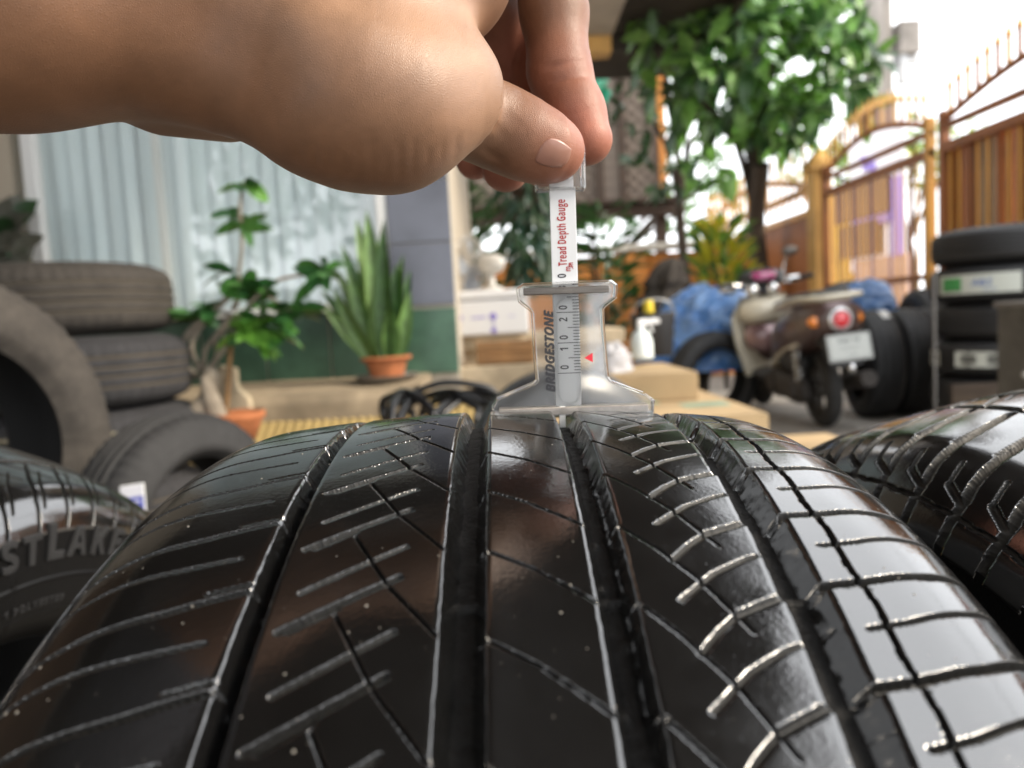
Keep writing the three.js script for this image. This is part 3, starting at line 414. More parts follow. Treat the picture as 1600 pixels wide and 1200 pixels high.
  single('concrete_block', box(0.62, 0.16, 0.3, at(840, 590, 3.3).x - 0.04, at(790, 568, 3.35).y - 0.085, at(790, 568, 3.35).z - 0.12, 0.006), M.creamStep, 'low cream block carrying the small wooden crate', 'block');
  // dark pot with yellow cap bottle, white spray bottle, white bag
  const sp = at(1003, 561, 2.75), kk = 2.75 / 1200, b = thing('spray_bottle', 'white spray bottle standing on the cardboard box', 'bottle', sp);
  const wht = mat([0.7, 0.76, 0.74], { roughness: 0.35 });
  part(b, 'body', lathe([[0.001, 0], [0.038, 0], [0.041, 0.008], [0.04, 0.06], [0.03, 0.092], [0.014, 0.104], [0.014, 0.112], [0.001, 0.112]], 26), wht);
  part(b, 'head', merge([box(0.028, 0.03, 0.024, 0.002, 0.127, 0, 0.005), box(0.065, 0.02, 0.018, 0.026, 0.133, 0, 0.004), bar(V(0.03, 0.126, 0), V(0.042, 0.096, 0), 0.004)]), mat([0.85, 0.85, 0.84], { roughness: 0.4 })); part(b, 'nozzle', box(0.012, 0.016, 0.016, 0.062, 0.133, 0, 0.003), mat([0.85, 0.85, 0.84]));
  const dp = at(1022, 556, 2.95), bk = thing('black_bucket', 'black tub behind the white spray bottle', 'bucket', dp); part(bk, 'tub', lathe([[0.001, 0], [0.07, 0], [0.085, 0.155], [0.09, 0.16], [0.085, 0.165], [0.08, 0.155], [0.068, 0.01], [0.001, 0.01]], 28), mat([0.02, 0.02, 0.022], { roughness: 0.5 }));
  part(bk, 'handle', tube([V(-0.085, 0.15, 0), V(-0.06, 0.2, 0.03), V(0, 0.215, 0.04), V(0.06, 0.2, 0.03), V(0.085, 0.15, 0)], 0.004, 24, 6), M.metalGrey);
  const yc = thing('yellow_bottle', 'small yellow-capped bottle standing in the black tub', 'bottle', dp.clone().add(V(-0.02, 0.012, 0.03))); part(yc, 'body', lathe([[0.001, 0], [0.024, 0], [0.024, 0.12], [0.012, 0.135], [0.001, 0.135]], 18), wht); part(yc, 'cap', lathe([[0.001, 0.135], [0.02, 0.135], [0.018, 0.2], [0.001, 0.2]], 18), mat([0.75, 0.55, 0.02], { roughness: 0.4 }));
  const bp = at(957, 592, 2.5); single('plastic_bag', T(gridGeo(30, 20, (i, j) => { const a = i / 29 * 6.283, t = j / 19, n = fbm(i * 0.5 + 3, j * 0.6, 64, 4, 91), r = (0.062 * Math.pow(Math.sin(Math.PI * Math.min(0.97, 0.25 + t * 0.72)), 0.6)) * (0.75 + 0.6 * n); return [r * Math.cos(a), t * 0.118 * (0.9 + 0.2 * n), r * Math.sin(a) * 0.8, i / 5, t * 3]; }), bp.x, bp.y, bp.z), mat([0.5, 0.49, 0.5], { roughness: 0.5, transmission: 0.2, thickness: 0, side: THREE.DoubleSide }), 'crumpled white plastic bag beside the cardboard box', 'bag');
}
// ---------------------------------------------------------------- cardboard boxes
{
  const tapeM = mat([0.3, 0.42, 0.3], { roughness: 0.5, map: rep(N_BLOTCH, 3) });
  const card = mat([0.52, 0.37, 0.2], { roughness: 0.85, map: rep(N_BLOTCH, 1.5) });
  function carton(label, x0, x1, y0, y1, z0, z1, prints) {
    const g = thing('cardboard_box', label, 'box', V((x0 + x1) / 2, y0, (z0 + z1) / 2)), w = x1 - x0, h = y1 - y0, d = Math.abs(z1 - z0);
    part(g, 'carton', box(w, h - 0.003, d, 0, (h - 0.003) / 2, 0, 0.003), card);
    for (const s of [-1, 1]) part(g, 'flap', box(w / 2 - 0.003, 0.003, d - 0.002, s * w / 4, h - 0.0005, 0, 0), card);
    for (const [a, c, b, e] of prints) part(g, 'printed_mark', box(b, 0.0008, e, a, h + 0.0016, c, 0), tapeM);
    return g;
  }
  const gy = groundY(-2);
  carton('large cardboard box with green marks, left of the scooter', 0.12, 0.672, gy, 0.268, -1.68, -2.62, [[0.18, 0.22, 0.13, 0.1], [0.02, 0.1, 0.1, 0.08], [0.16, -0.12, 0.1, 0.06]]);
  carton('smaller cardboard box stacked on the large one', 0.16, 0.594, 0.271, 0.352, -2.06, -2.56, []);
  carton('low flat cardboard box at the right of the large one, beside the wheel shade block', 0.7, 1.04, groundY(-1.9), 0.12, -1.7, -2.2, [[0.06, 0.05, 0.16, 0.05]]);
  const bb = single('wheel_shade_block', merge([box(0.1, 0.1, 0.2, 0.77, 0.05 + groundY(-2.5) + 0.03, -2.45, 0.006), box(0.11, 0.02, 0.22, 0.77, 0.135 + groundY(-2.5), -2.45, 0.004)]), mat([0.035, 0.032, 0.03], { roughness: 0.7 }), 'small black block standing in for the shade under the scooter wheel, behind the low cardboard box', 'block');  // dark solid put where only the shade of the wheel falls
}
// ---------------------------------------------------------------- tarpaulins, stone figure
{
  const crinkle = dataTex(512, (u, v) => { const r = Math.abs(fbm(u * 6, v * 6, 6, 4, 101) - 0.5), q = Math.abs(fbm(u * 10, v * 10, 10, 3, 111) - 0.5); return 1 - Math.min(1, 6 * Math.min(r, q)); });
  const blue = mat([0.26, 0.5, 0.98], { roughness: 0.28, clearcoat: 0.4, clearcoatRoughness: 0.2, bump: rep(crinkle, 2), bumpScale: 0.03, map: dataTex(256, (u, v) => { const n = fbm(u * 5, v * 5, 5, 5, 121), k = Math.min(1, Math.max(0, (n - 0.52) * 5)); return [0.5 + 0.5 * k * 3, 0.72 + 0.28 * k * 2, 0.9 + 0.1 * k].map(a => Math.min(1, a)); }), side: THREE.DoubleSide });
  function mound(label, c, rx, ry, rz, seed) { return single('blue_tarpaulin', T(gridGeo(64, 34, (i, j) => { const a = i / 63 * 6.2832, t = j / 33, e = t * 1.62, n = fbm(Math.cos(a) * 2.2 + 9, Math.sin(a) * 2.2 + t * 4 + 9, 64, 4, seed), rg = 1 - Math.abs(2 * fbm(Math.cos(a) * 3 + 20, Math.sin(a) * 3 + t * 5 + 20, 64, 3, seed + 7) - 1), s = 0.72 + 0.36 * n + 0.2 * rg; return [rx * s * Math.sin(e) * Math.cos(a), ry * s * Math.cos(e), rz * s * Math.sin(e) * Math.sin(a), i / 12, t * 3]; }), c.x, c.y, c.z), blue, label, 'tarpaulin'); }
  const p1 = at(1110, 568, 5.15); mound('crumpled blue tarpaulin heaped left of the scooter', p1, 0.5, 0.46, 0.4, 131);
  const p2 = at(1352, 486, 4.75); mound('smaller blue tarpaulin behind the scooter seat', p2, 0.17, 0.17, 0.2, 141);
  const bp = at(1325, 458, 4.9); single('black_bag', T(gridGeo(40, 16, (i, j) => { const a = i / 39 * 6.2832, e = j / 15 * 1.6, n = 0.75 + 0.5 * fbm(Math.cos(a) * 2 + 5, Math.sin(a) * 2 + j * 0.3, 64, 4, 151); return [0.2 * n * Math.sin(e) * Math.cos(a), 0.13 * n * Math.cos(e), 0.16 * n * Math.sin(e) * Math.sin(a), i / 9, j / 9]; }), bp.x, bp.y - 0.06, bp.z), mat([0.02, 0.02, 0.022], { roughness: 0.4 }), 'black bag lying beyond the scooter seat', 'bag');
  // dark weathered stone figure behind
  const sp = onGround(1050, 5.6), hh = at(1050, 402, 5.6).y - sp.y, hx = 0.2;
  single('stone_figure', T(gridGeo(46, 40, (i, j) => { const a = i / 45 * 6.2832, t = j / 39, lump = fbm(Math.cos(a) * 2 + 30, t * 7 + Math.sin(a) * 2 + 30, 64, 4, 161), r = hx * (1.15 - 0.35 * t) * (0.45 + 1.1 * lump) * Math.sqrt(Math.max(0, 1 - Math.pow(t, 7))) * (t > 0.72 && t < 0.8 ? 0.75 : 1); return [r * Math.cos(a) + 0.06 * Math.sin(t * 7), t * hh, r * Math.sin(a) * 0.8, i / 8, t * 4]; }), sp.x, sp.y, sp.z), mat([0.055, 0.045, 0.036], { roughness: 0.95, map: rep(N_DIRT, 2) }), 'dark weathered stone figure behind the blue tarpaulin', 'statue');
}
// ---------------------------------------------------------------- scooter: x forward, y up, z to its right, rear axle over the origin
{
  const base = onGround(1288, 3.86), s = thing('scooter', 'brown and cream motor scooter parked facing away, number plate towards the viewer', 'scooter', base);
  s.rotation.set(-0.07, Math.PI / 2 - 0.03, 0, 'YXZ'); s.scale.setScalar(0.83);
  const brown = mat([0.065, 0.036, 0.03], { roughness: 0.4, clearcoat: 0.5, clearcoatRoughness: 0.15 }), cream = mat([0.72, 0.66, 0.52], { roughness: 0.3, clearcoat: 0.6, clearcoatRoughness: 0.1, map: rep(N_BLOTCH, 1) }), pinkish = mat([0.2, 0.12, 0.125], { roughness: 0.25, metalness: 0.4, clearcoat: 1 });
  const black = mat([0.02, 0.02, 0.02], { roughness: 0.6 }), rubber = mat([0.025, 0.024, 0.023], { roughness: 0.85 }), alloy = mat([0.16, 0.145, 0.13], { roughness: 0.55, metalness: 0.5, map: rep(N_DIRT, 3) }), chrome = mat([0.75, 0.75, 0.75], { roughness: 0.12, metalness: 1 }), engine = mat([0.06, 0.052, 0.046], { roughness: 0.7, metalness: 0.3, map: rep(N_DIRT, 3) });
  function wheel(x) {
    const w = new THREE.Group(); w.name = 'wheel'; w.position.set(x, 0.235, 0); s.add(w);
    part(w, 'tyre', new THREE.TorusGeometry(0.187, 0.049, 14, 56), rubber);
    part(w, 'rim', merge([new THREE.TorusGeometry(0.14, 0.016, 10, 48), T(new THREE.CylinderGeometry(0.045, 0.045, 0.1, 20), 0, 0, 0, Math.PI / 2), ...[0, 1, 2, 3, 4].map(k => bar(V(0, 0, 0), V(0.14 * Math.cos(k * 1.2566), 0.14 * Math.sin(k * 1.2566), 0), 0.012, 8))]), alloy);
  }
  wheel(0); wheel(1.22);
  // rear body: a smooth shell widening to the tail lamp
  part(s, 'rear_body', loft([{ x: -0.36, y: 0.66, w: 0.16, h: 0.12 }, { x: -0.31, y: 0.655, w: 0.31, h: 0.2 }, { x: -0.16, y: 0.63, w: 0.38, h: 0.26 }, { x: 0.05, y: 0.59, w: 0.4, h: 0.3 }, { x: 0.25, y: 0.54, w: 0.38, h: 0.31 }, { x: 0.4, y: 0.5, w: 0.3, h: 0.27 }, { x: 0.5, y: 0.44, w: 0.24, h: 0.2 }], 36), brown);
  part(s, 'lower_trim', loft([{ x: -0.12, y: 0.53, w: 0.34, h: 0.035 }, { x: 0.1, y: 0.49, w: 0.366, h: 0.045 }, { x: 0.3, y: 0.42, w: 0.352, h: 0.05 }, { x: 0.45, y: 0.36, w: 0.31, h: 0.05 }], 24), cream);
  part(s, 'tail_panel', loft([{ x: -0.345, y: 0.735, w: 0.17, h: 0.03 }, { x: -0.22, y: 0.75, w: 0.26, h: 0.04 }, { x: 0.0, y: 0.745, w: 0.28, h: 0.04 }], 24), pinkish);
  part(s, 'seat_trim', loft([{ x: -0.34, y: 0.775, w: 0.2, h: 0.035 }, { x: -0.28, y: 0.785, w: 0.3, h: 0.05 }, { x: -0.05, y: 0.775, w: 0.325, h: 0.06 }, { x: 0.2, y: 0.755, w: 0.31, h: 0.06 }, { x: 0.45, y: 0.735, w: 0.24, h: 0.05 }], 28), cream);
  part(s, 'seat', loft([{ x: -0.3, y: 0.8, w: 0.18, h: 0.035 }, { x: -0.22, y: 0.805, w: 0.26, h: 0.05 }, { x: 0.1, y: 0.79, w: 0.27, h: 0.06 }, { x: 0.43, y: 0.765, w: 0.2, h: 0.04 }], 28), black);
  part(s, 'grab_rail', tube([V(0.02, 0.775, -0.16), V(-0.2, 0.79, -0.165), V(-0.36, 0.785, -0.12), V(-0.4, 0.785, 0), V(-0.36, 0.785, 0.12), V(-0.2, 0.79, 0.165), V(0.02, 0.775, 0.16)], 0.013, 50, 8), cream);
  // tail lamp with chrome ring, indicators
  const tl = new THREE.Group(); tl.name = 'tail_lamp'; tl.position.set(-0.37, 0.655, 0.0); s.add(tl);
  part(tl, 'chrome_ring', T(new THREE.TorusGeometry(0.058, 0.01, 12, 40), 0, 0, 0, 0, Math.PI / 2), chrome); const lens = new THREE.SphereGeometry(0.05, 24, 12, 0, 6.2832, 0, 1.5708); lens.scale(1, 0.5, 1);
  part(tl, 'red_lens', T(lens, 0, 0, 0, 0, 0, Math.PI / 2), mat([0.62, 0.02, 0.03], { roughness: 0.12, clearcoat: 1 })); part(tl, 'clear_lens', T(new THREE.TorusGeometry(0.05, 0.008, 8, 32), -0.008, 0, 0, 0, Math.PI / 2), mat([0.3, 0.2, 0.2], { roughness: 0.1 }));
  for (const z of [-0.125, 0.112]) part(s, 'indicator', T(loft([{ x: -0.02, w: 0.055, h: 0.055, e: 1 }, { x: 0, w: 0.075, h: 0.065, e: 1 }, { x: 0.05, w: 0.07, h: 0.06, e: 1 }], 20), -0.315, 0.655, z), mat([0.75, 0.22, 0.02], { roughness: 0.15, clearcoat: 1 }));
  // number plate with its holder
  const cv = document.createElement('canvas'); cv.width = 256; cv.height = 160; const cx = cv.getContext('2d'); cx.fillStyle = '#e4e6e2'; cx.fillRect(0, 0, 256, 160); cx.strokeStyle = '#55585a'; cx.lineWidth = 3; cx.strokeRect(6, 6, 244, 148); cx.fillStyle = '#34383c'; cx.font = 'bold 40px sans-serif'; cx.fillText('nun', 62, 48); cx.fillText('1a', 150, 48); cx.globalAlpha = 0.3; cx.fillRect(60, 76, 136, 5); cx.fillRect(74, 88, 104, 4); cx.globalAlpha = 0.75; cx.font = 'bold 22px sans-serif'; cx.fillText('1', 106, 138); cx.fillText('111', 128, 138);
  const tx = new THREE.CanvasTexture(cv); tx.colorSpace = THREE.SRGBColorSpace;
  const plate = part(s, 'number_plate', merge([box(0.006, 0.15, 0.24, 0, 0, 0, 0.002)]), mat([0.4, 0.4, 0.39], { roughness: 0.5 })); plate.position.set(-0.405, 0.5, 0.02); plate.rotation.z = -0.2;
  part(plate, 'plate_print', new THREE.PlaneGeometry(0.232, 0.143).rotateY(-Math.PI / 2).translate(-0.0045, 0, 0), mat([0.6, 0.61, 0.6], { map: tx, roughness: 0.5 }));
  part(s, 'mudguard', merge([T(loft([{ x: -0.43, y: 0.4, w: 0.18, h: 0.02 }, { x: -0.37, y: 0.47, w: 0.2, h: 0.12 }, { x: -0.3, y: 0.55, w: 0.2, h: 0.12 }, { x: -0.1, y: 0.56, w: 0.2, h: 0.1 }], 20), 0.012, 0, 0)]), black);
  part(s, 'reflector', T(loft([{ x: -0.012, w: 0.05, h: 0.05, e: 1 }, { x: 0.012, w: 0.05, h: 0.05, e: 1 }], 20), -0.42, 0.385, 0.02), chrome);
  // spring and engine on the left (negative z)
  part(s, 'shock_spring', new THREE.TubeGeometry(new (class extends THREE.Curve { getPoint(t) { const a = t * 11 * 6.2832; return V(-0.03 + 0.03 * t + 0.026 * Math.cos(a), 0.29 + 0.26 * t, -0.13 + 0.026 * Math.sin(a)); } })(), 200, 0.0065, 6), chrome);
  part(s, 'shock_rod', bar(V(-0.03, 0.26, -0.13), V(0.0, 0.58, -0.13), 0.013), black);
  part(s, 'engine_case', merge([loft([{ x: -0.1, y: 0.235, z: -0.13, w: 0.08, h: 0.13 }, { x: 0.0, y: 0.24, z: -0.13, w: 0.1, h: 0.17 }, { x: 0.22, y: 0.25, z: -0.125, w: 0.1, h: 0.16 }, { x: 0.42, y: 0.26, z: -0.12, w: 0.1, h: 0.2 }, { x: 0.5, y: 0.27, z: -0.11, w: 0.08, h: 0.15 }], 24), box(0.3, 0.2, 0.2, 0.3, 0.32, 0, 0.03), T(new THREE.CylinderGeometry(0.06, 0.06, 0.02, 20), 0.0, 0.24, -0.185, Math.PI / 2), T(new THREE.CylinderGeometry(0.07, 0.07, 0.02, 20), 0.4, 0.26, -0.175, Math.PI / 2)]), engine);
  part(s, 'air_box', loft([{ x: -0.05, y: 0.4, z: -0.11, w: 0.07, h: 0.1 }, { x: 0.1, y: 0.42, z: -0.12, w: 0.09, h: 0.13 }, { x: 0.26, y: 0.42, z: -0.12, w: 0.08, h: 0.1 }], 20), black);
  part(s, 'exhaust', merge([bar(V(-0.3, 0.3, 0.16), V(0.12, 0.24, 0.15), 0.048, 18), bar(V(0.12, 0.24, 0.15), V(0.4, 0.2, 0.1), 0.018, 10)]), engine);
  // floor, leg shield, front
  part(s, 'floorboard', loft([{ x: 0.42, y: 0.3, w: 0.28, h: 0.1 }, { x: 0.6, y: 0.28, w: 0.34, h: 0.07 }, { x: 0.85, y: 0.29, w: 0.34, h: 0.07 }], 24), black);
  part(s, 'leg_shield', merge([gridGeo(22, 15, (i, j) => { const t = i / 21, u = j / 14 * 2 - 1, w = 0.2 + 0.05 * Math.sin(t * 2.6) - 0.07 * Math.max(0, t - 0.75) * 4; return [0.86 + 0.06 * t + 0.09 * t * t * 0.4 - 0.06 * (1 - u * u) * -1, 0.27 + 0.56 * t, u * w, u, t]; }), gridGeo(22, 15, (i, j) => { const t = i / 21, u = 1 - j / 14 * 2, w = 0.2 + 0.05 * Math.sin(t * 2.6) - 0.07 * Math.max(0, t - 0.75) * 4; return [0.885 + 0.06 * t + 0.036 * t * t + 0.06 * (1 - u * u), 0.27 + 0.56 * t, u * w, u, t]; })]), Object.assign(cream.clone(), { side: THREE.DoubleSide }));
  part(s, 'inner_panel', loft([{ x: 0.81, y: 0.52, w: 0.16, h: 0.2 }, { x: 0.87, y: 0.54, w: 0.36, h: 0.22 }, { x: 0.9, y: 0.55, w: 0.36, h: 0.2 }], 24), pinkish);
  part(s, 'glove_box', loft([{ x: 0.8, y: 0.72, w: 0.24, h: 0.14 }, { x: 0.88, y: 0.72, w: 0.4, h: 0.2 }, { x: 0.93, y: 0.73, w: 0.36, h: 0.18 }], 24), cream);
  part(s, 'front_apron', loft([{ x: 0.93, y: 0.55, w: 0.34, h: 0.52 }, { x: 1.04, y: 0.6, w: 0.26, h: 0.42 }, { x: 1.12, y: 0.64, w: 0.14, h: 0.28 }], 24), brown);
  part(s, 'front_fender', loft([{ x: 0.94, y: 0.34, w: 0.12, h: 0.1 }, { x: 1.04, y: 0.43, w: 0.15, h: 0.14 }, { x: 1.22, y: 0.5, w: 0.15, h: 0.08 }, { x: 1.4, y: 0.42, w: 0.12, h: 0.1 }], 20), brown);
  part(s, 'fork', merge([bar(V(1.22, 0.235, -0.075), V(1.05, 0.7, -0.05), 0.018), bar(V(1.22, 0.235, 0.075), V(1.05, 0.7, 0.05), 0.018)]), alloy);
  part(s, 'handlebar_cover', loft([{ x: 0.88, y: 0.93, w: 0.2, h: 0.1 }, { x: 0.95, y: 0.95, w: 0.34, h: 0.15 }, { x: 1.05, y: 0.94, w: 0.3, h: 0.16 }, { x: 1.12, y: 0.92, w: 0.2, h: 0.12 }], 24), black);
  part(s, 'dashboard', loft([{ x: 0.86, y: 0.955, w: 0.14, h: 0.05 }, { x: 0.9, y: 0.975, w: 0.2, h: 0.06 }], 20), mat([0.3, 0.02, 0.12], { roughness: 0.25, clearcoat: 1 }));
  part(s, 'handlebar', tube([V(0.84, 0.93, -0.33), V(0.9, 0.92, -0.2), V(0.96, 0.9, 0), V(0.9, 0.92, 0.2), V(0.84, 0.93, 0.33)], 0.013, 30, 8), chrome);
  for (const z of [-1, 1]) { part(s, 'grip', bar(V(0.84, 0.93, z * 0.33), V(0.885, 0.922, z * 0.23), 0.019, 12), black); part(s, 'lever', tube([V(0.93, 0.92, z * 0.19), V(0.93, 0.915, z * 0.27), V(0.88, 0.915, z * 0.34)], 0.006, 14, 6), chrome); }
  for (const z of [-1, 1]) { const mi = part(s, 'mirror', T(loft([{ x: -0.012, w: 0.12, h: 0.07, e: 1 }, { x: 0.02, w: 0.1, h: 0.055, e: 1 }, { x: 0.035, w: 0.03, h: 0.02, e: 1 }], 20), 0.9, z < 0 ? 0.9 : 1.12, z < 0 ? -0.26 : 0.2), z < 0 ? chrome : alloy); part(mi, 'mirror_stem', tube([V(0.92, 0.93, z * 0.14), V(0.94, z < 0 ? 0.92 : 1.04, z * 0.17), V(0.91, z < 0 ? 0.9 : 1.11, z < 0 ? -0.24 : 0.2)], 0.006, 14, 6), chrome); }
  part(s, 'controls', merge([T(new THREE.SphereGeometry(0.05, 16, 12), 0.87, 0.87, -0.1), T(new THREE.SphereGeometry(0.045, 16, 12), 0.86, 0.87, 0.04), box(0.05, 0.05, 0.09, 0.88, 0.92, 0.2, 0.015)]), chrome);
}
// ---------------------------------------------------------------- tyres
const RUB = {
  dusty: mat([0.064, 0.055, 0.046], { roughness: 0.9, map: rep(N_DIRT, 5), bump: rep(N_GRAIN, 8), bumpScale: 0.0005 }),
  grey: mat([0.024, 0.023, 0.023], { roughness: 0.75, map: rep(N_DIRT, 5), bump: rep(N_GRAIN, 8), bumpScale: 0.0004 }),
  black: mat([0.017, 0.017, 0.018], { roughness: 0.6, map: rep(N_BLOTCH, 4) }),
  glossy: mat([0.014, 0.014, 0.015], { roughness: 0.28, map: rep(N_BLOTCH, 4) }),
  inner: mat([0.01, 0.01, 0.01], { roughness: 0.9 }),
};
// a plain tyre about the z axis: tread with circumferential grooves and shoulder sipes, two sidewalls, inner liner
function tyreGeos({ R, w, rim, grooves = [-0.5, -0.17, 0.17, 0.5], gw = 0.006, gd = 0.006, sip = 90, seg = 180 }) {
  const tw = w * 0.8, N = 71;
  const tread = gridGeo(seg, N, (i, j) => {
    const a = i / seg * 6.2832, t = (j / (N - 1) * 2 - 1), u = t * tw / 2; let r = R - 0.01 * t * t - 0.012 * Math.pow(Math.abs(t), 8);
    for (const g of grooves) { const d = Math.abs(u - g * tw / 2); if (d < gw) r -= gd * Math.min(1, (gw - d) / 0.002); }
    if (sip && Math.abs(t) > 0.55 && i % Math.max(1, Math.round(seg / sip)) === 0) r -= 0.003;
    return [r * Math.cos(a), r * Math.sin(a), u, a * R, u];
  }, true);
  const side = s => gridGeo(96, 15, (i, j) => { const a = i / 96 * 6.2832, t = j / 14, r0 = R - 0.022, r = r0 + (rim - r0) * t, z = (tw / 2 + (w / 2 - tw / 2) * Math.pow(Math.sin(Math.min(1, t * 1.25) * Math.PI / 2 * 1.0), 0.9) - (t > 0.6 ? (t - 0.6) * (t - 0.6) * 0.14 : 0)) + (Math.abs(t - 0.28) < 0.04 ? 0.0012 : 0) + (Math.abs(t - 0.8) < 0.04 ? 0.002 : 0); return [r * Math.cos(a * s), r * Math.sin(a * s), s * z, a * R, t * (r0 - rim)]; }, true);
  const zi = w / 2 - 0.14 * 0.16 - 0.003;
  const liner = gridGeo(72, 12, (i, j) => { const a = -i / 72 * 6.2832, t = j / 11, z = (t * 2 - 1) * zi, r = rim + (R - 0.03 - rim) * Math.pow(Math.max(0, Math.sin(Math.PI * t)), 0.4); return [r * Math.cos(a), r * Math.sin(a), z, a, t]; }, true);
  return { tread, s1: side(1), s2: side(-1), liner };
}
function makeTyre(label, pos, g, m, group, category = 'tyre') {
  const t = thing('tyre', label, category, pos, group); t.userData.baseName = undefined;
  part(t, 'tread', g.tread, m); part(t, 'sidewall', g.s1, m); part(t, 'sidewall', g.s2, m); part(t, 'inner_liner', g.liner, RUB.inner); return t;
}
function again(src, label, pos) { const c = src.clone(); c.name = numbered('tyre'); c.userData = { ...src.userData, label }; c.position.copy(pos); scene.add(c); return c; }
const paint = (t, m) => t.children.forEach(c => { if (!c.name.startsWith('inner')) c.material = m; });
{
  // dusty stack on the left
  const gA = tyreGeos({ R: 0.315, w: 0.212, rim: 0.2, grooves: [-0.5, -0.15, 0.15, 0.5], sip: 60, seg: 240 }), cx = at(118, 560, 2.38), dyeR = rng(3);
  const labs = ['dusty tyre on top of the stack left of the window', 'bluish worn tyre second from the top of the dusty stack', 'tyre with two pale tread stripes, third from the top of the dusty stack', 'lowest tyre of the dusty stack, mostly hidden'];
  const y0 = at(140, 400, 2.08).y - 0.106; let first = null;
  labs.forEach((l, i) => { const p = V(cx.x + [-0.02, 0.025, 0.04, 0.03][i], y0 - i * 0.2145, cx.z + [0, 0.02, 0, 0][i]); const t = first ? again(first, l, p) : (first = makeTyre(l, p, gA, RUB.dusty, 'dusty tyres stacked on the left')); t.rotation.x = Math.PI / 2; t.rotation.z = i * 0.7; paint(t, i === 0 ? RUB.dusty : i === 1 ? (RUB.dusty2 = Object.assign(RUB.dusty.clone(), { color: new THREE.Color().setRGB(0.04, 0.039, 0.042) })) : RUB.dusty2); });
  // pale stripes painted in the grooves of the third tyre
  const stripe = mat([0.4, 0.36, 0.26], { roughness: 0.8, map: rep(N_DIRT, 6) }); const third = scene.children.find(o => o.userData.label === labs[2]); for (const z of [0.015, -0.045]) { const st = part(third, 'tread_stripe', new THREE.TorusGeometry(0.3145, 0.004, 6, 90), stripe); st.position.z = z; }
  // big dusty tyre standing at the far left
  const gB = tyreGeos({ R: 0.322, w: 0.21, rim: 0.2, sip: 70 }); const dustM = mat([0.12, 0.1, 0.075], { roughness: 0.95, map: rep(N_DIRT, 6) }); for (const l of labs) { const o = scene.children.find(q => q.userData.label === l); for (const f of [-0.5, -0.15, 0.15, 0.5]) { const st = part(o, 'groove_dust', new THREE.TorusGeometry(0.3075 - 0.006 * f * f, 0.0045, 6, 90), dustM); st.position.z = f * 0.0848; } }
  const p = at(-128, 715, 1.3); const t1 = makeTyre('large dusty tyre standing upright at the left edge, cut by the frame', p, gB, RUB.dusty, 'loose tyres on the left'); t1.rotation.y = 1.12; t1.rotation.z = 0.05;
  // small grey tyre leaning in front of the stack
  const gC = tyreGeos({ R: 0.2, w: 0.155, rim: 0.118, sip: 60 }); const p2 = at(285, 812, 1.42); const t2 = makeTyre('smaller grey tyre standing before the dusty stack, its hole facing right', p2, gC, RUB.grey, 'loose tyres on the left'); t2.rotation.y = 1.08; t2.rotation.z = 0.3;
  const lp = at(208, 782, 1.2), cvs = document.createElement('canvas'); cvs.width = cvs.height = 128; const c = cvs.getContext('2d'); c.fillStyle = '#e6e6ee'; c.fillRect(0, 0, 128, 128); c.fillStyle = '#5a62c0'; c.fillRect(40, 50, 88, 60); c.fillStyle = '#dfe0f2'; c.fillRect(60, 66, 50, 8); c.fillRect(60, 84, 40, 6); const tx = new THREE.CanvasTexture(cvs); tx.colorSpace = THREE.SRGBColorSpace;
  const lab = thing('paper_label', 'small white and blue paper label between the left tyres', 'label', lp); part(lab, 'card', box(0.036, 0.05, 0.002, 0, 0, 0, 0.0006), M.whitePaint); part(lab, 'print', T(new THREE.PlaneGeometry(0.033, 0.047), 0, 0, 0.0016), mat([0.6, 0.6, 0.6], { map: tx, roughness: 0.6 })); lab.rotation.set(-0.3, 0.1, 0.12);
  // glossy black tyre behind the gauge, and hoses left of it
  const gD = tyreGeos({ R: 0.21, w: 0.14, rim: 0.125, sip: 0, grooves: [-0.3, 0.3] }), p3 = at(885, 738, 1.52); const t3 = makeTyre('glossy black tyre standing right behind the gauge', p3, gD, RUB.glossy); t3.rotation.y = 0.4; t3.rotation.x = 0.0;
  const R = rng(171), hp = at(690, 655, 1.75), hs = [];
  const hose = thing('rubber_hose', 'tangled loops of black rubber hose left of the gauge', 'hose', hp);
  for (let k = 0; k < 9; k++) { const r = 0.085 + 0.06 * R(), cx2 = (R() - 0.5) * 0.14, ry = R() * 3, tl = (R() - 0.5) * 1.2, cy = (R() - 0.3) * 0.05, pts = []; for (let i = 0; i < 12; i++) { const a = i / 12 * 6.2832; const v = V(r * Math.cos(a) * (1 + 0.2 * (R() - 0.5)), r * Math.sin(a) * 0.75 * (1 + 0.25 * (R() - 0.5)), 0.02 * (R() - 0.5)); v.applyEuler(new THREE.Euler(tl * 0.4, ry, tl * 0.6)); v.y *= 0.6; v.z *= 1.15; pts.push(v.add(V(cx2 * 1.3, cy - 0.01, 0))); } part(hose, 'loop', tube(pts, 0.0075 + 0.003 * R(), 90, 8, true), RUB.glossy); }
  // row of black tyres behind the scooter
  const gE = tyreGeos({ R: 0.29, w: 0.19, rim: 0.185, sip: 70, grooves: [-0.45, 0, 0.45] }); let f2 = null;
  const rowL = ['black tyre with a pale label standing next to the scooter tail', 'black tyre standing second in the row behind the scooter', 'black tyre standing third in the row, beside the rack post', 'black tyre standing half hidden behind the row'];
  [[1362, 4.15, 0], [1415, 4.18, 0], [1458, 4.3, 0], [1445, 4.7, 0.12]].forEach(([px, d, up], i) => { const q = onGround(px, d); q.y += 0.285 + up; const t = f2 ? again(f2, rowL[i], q) : (f2 = makeTyre(rowL[i], q, gE, RUB.black, 'black tyres in a row behind the scooter')); t.rotation.y = Math.PI / 2 - 0.12; t.rotation.z = i * 0.4; });
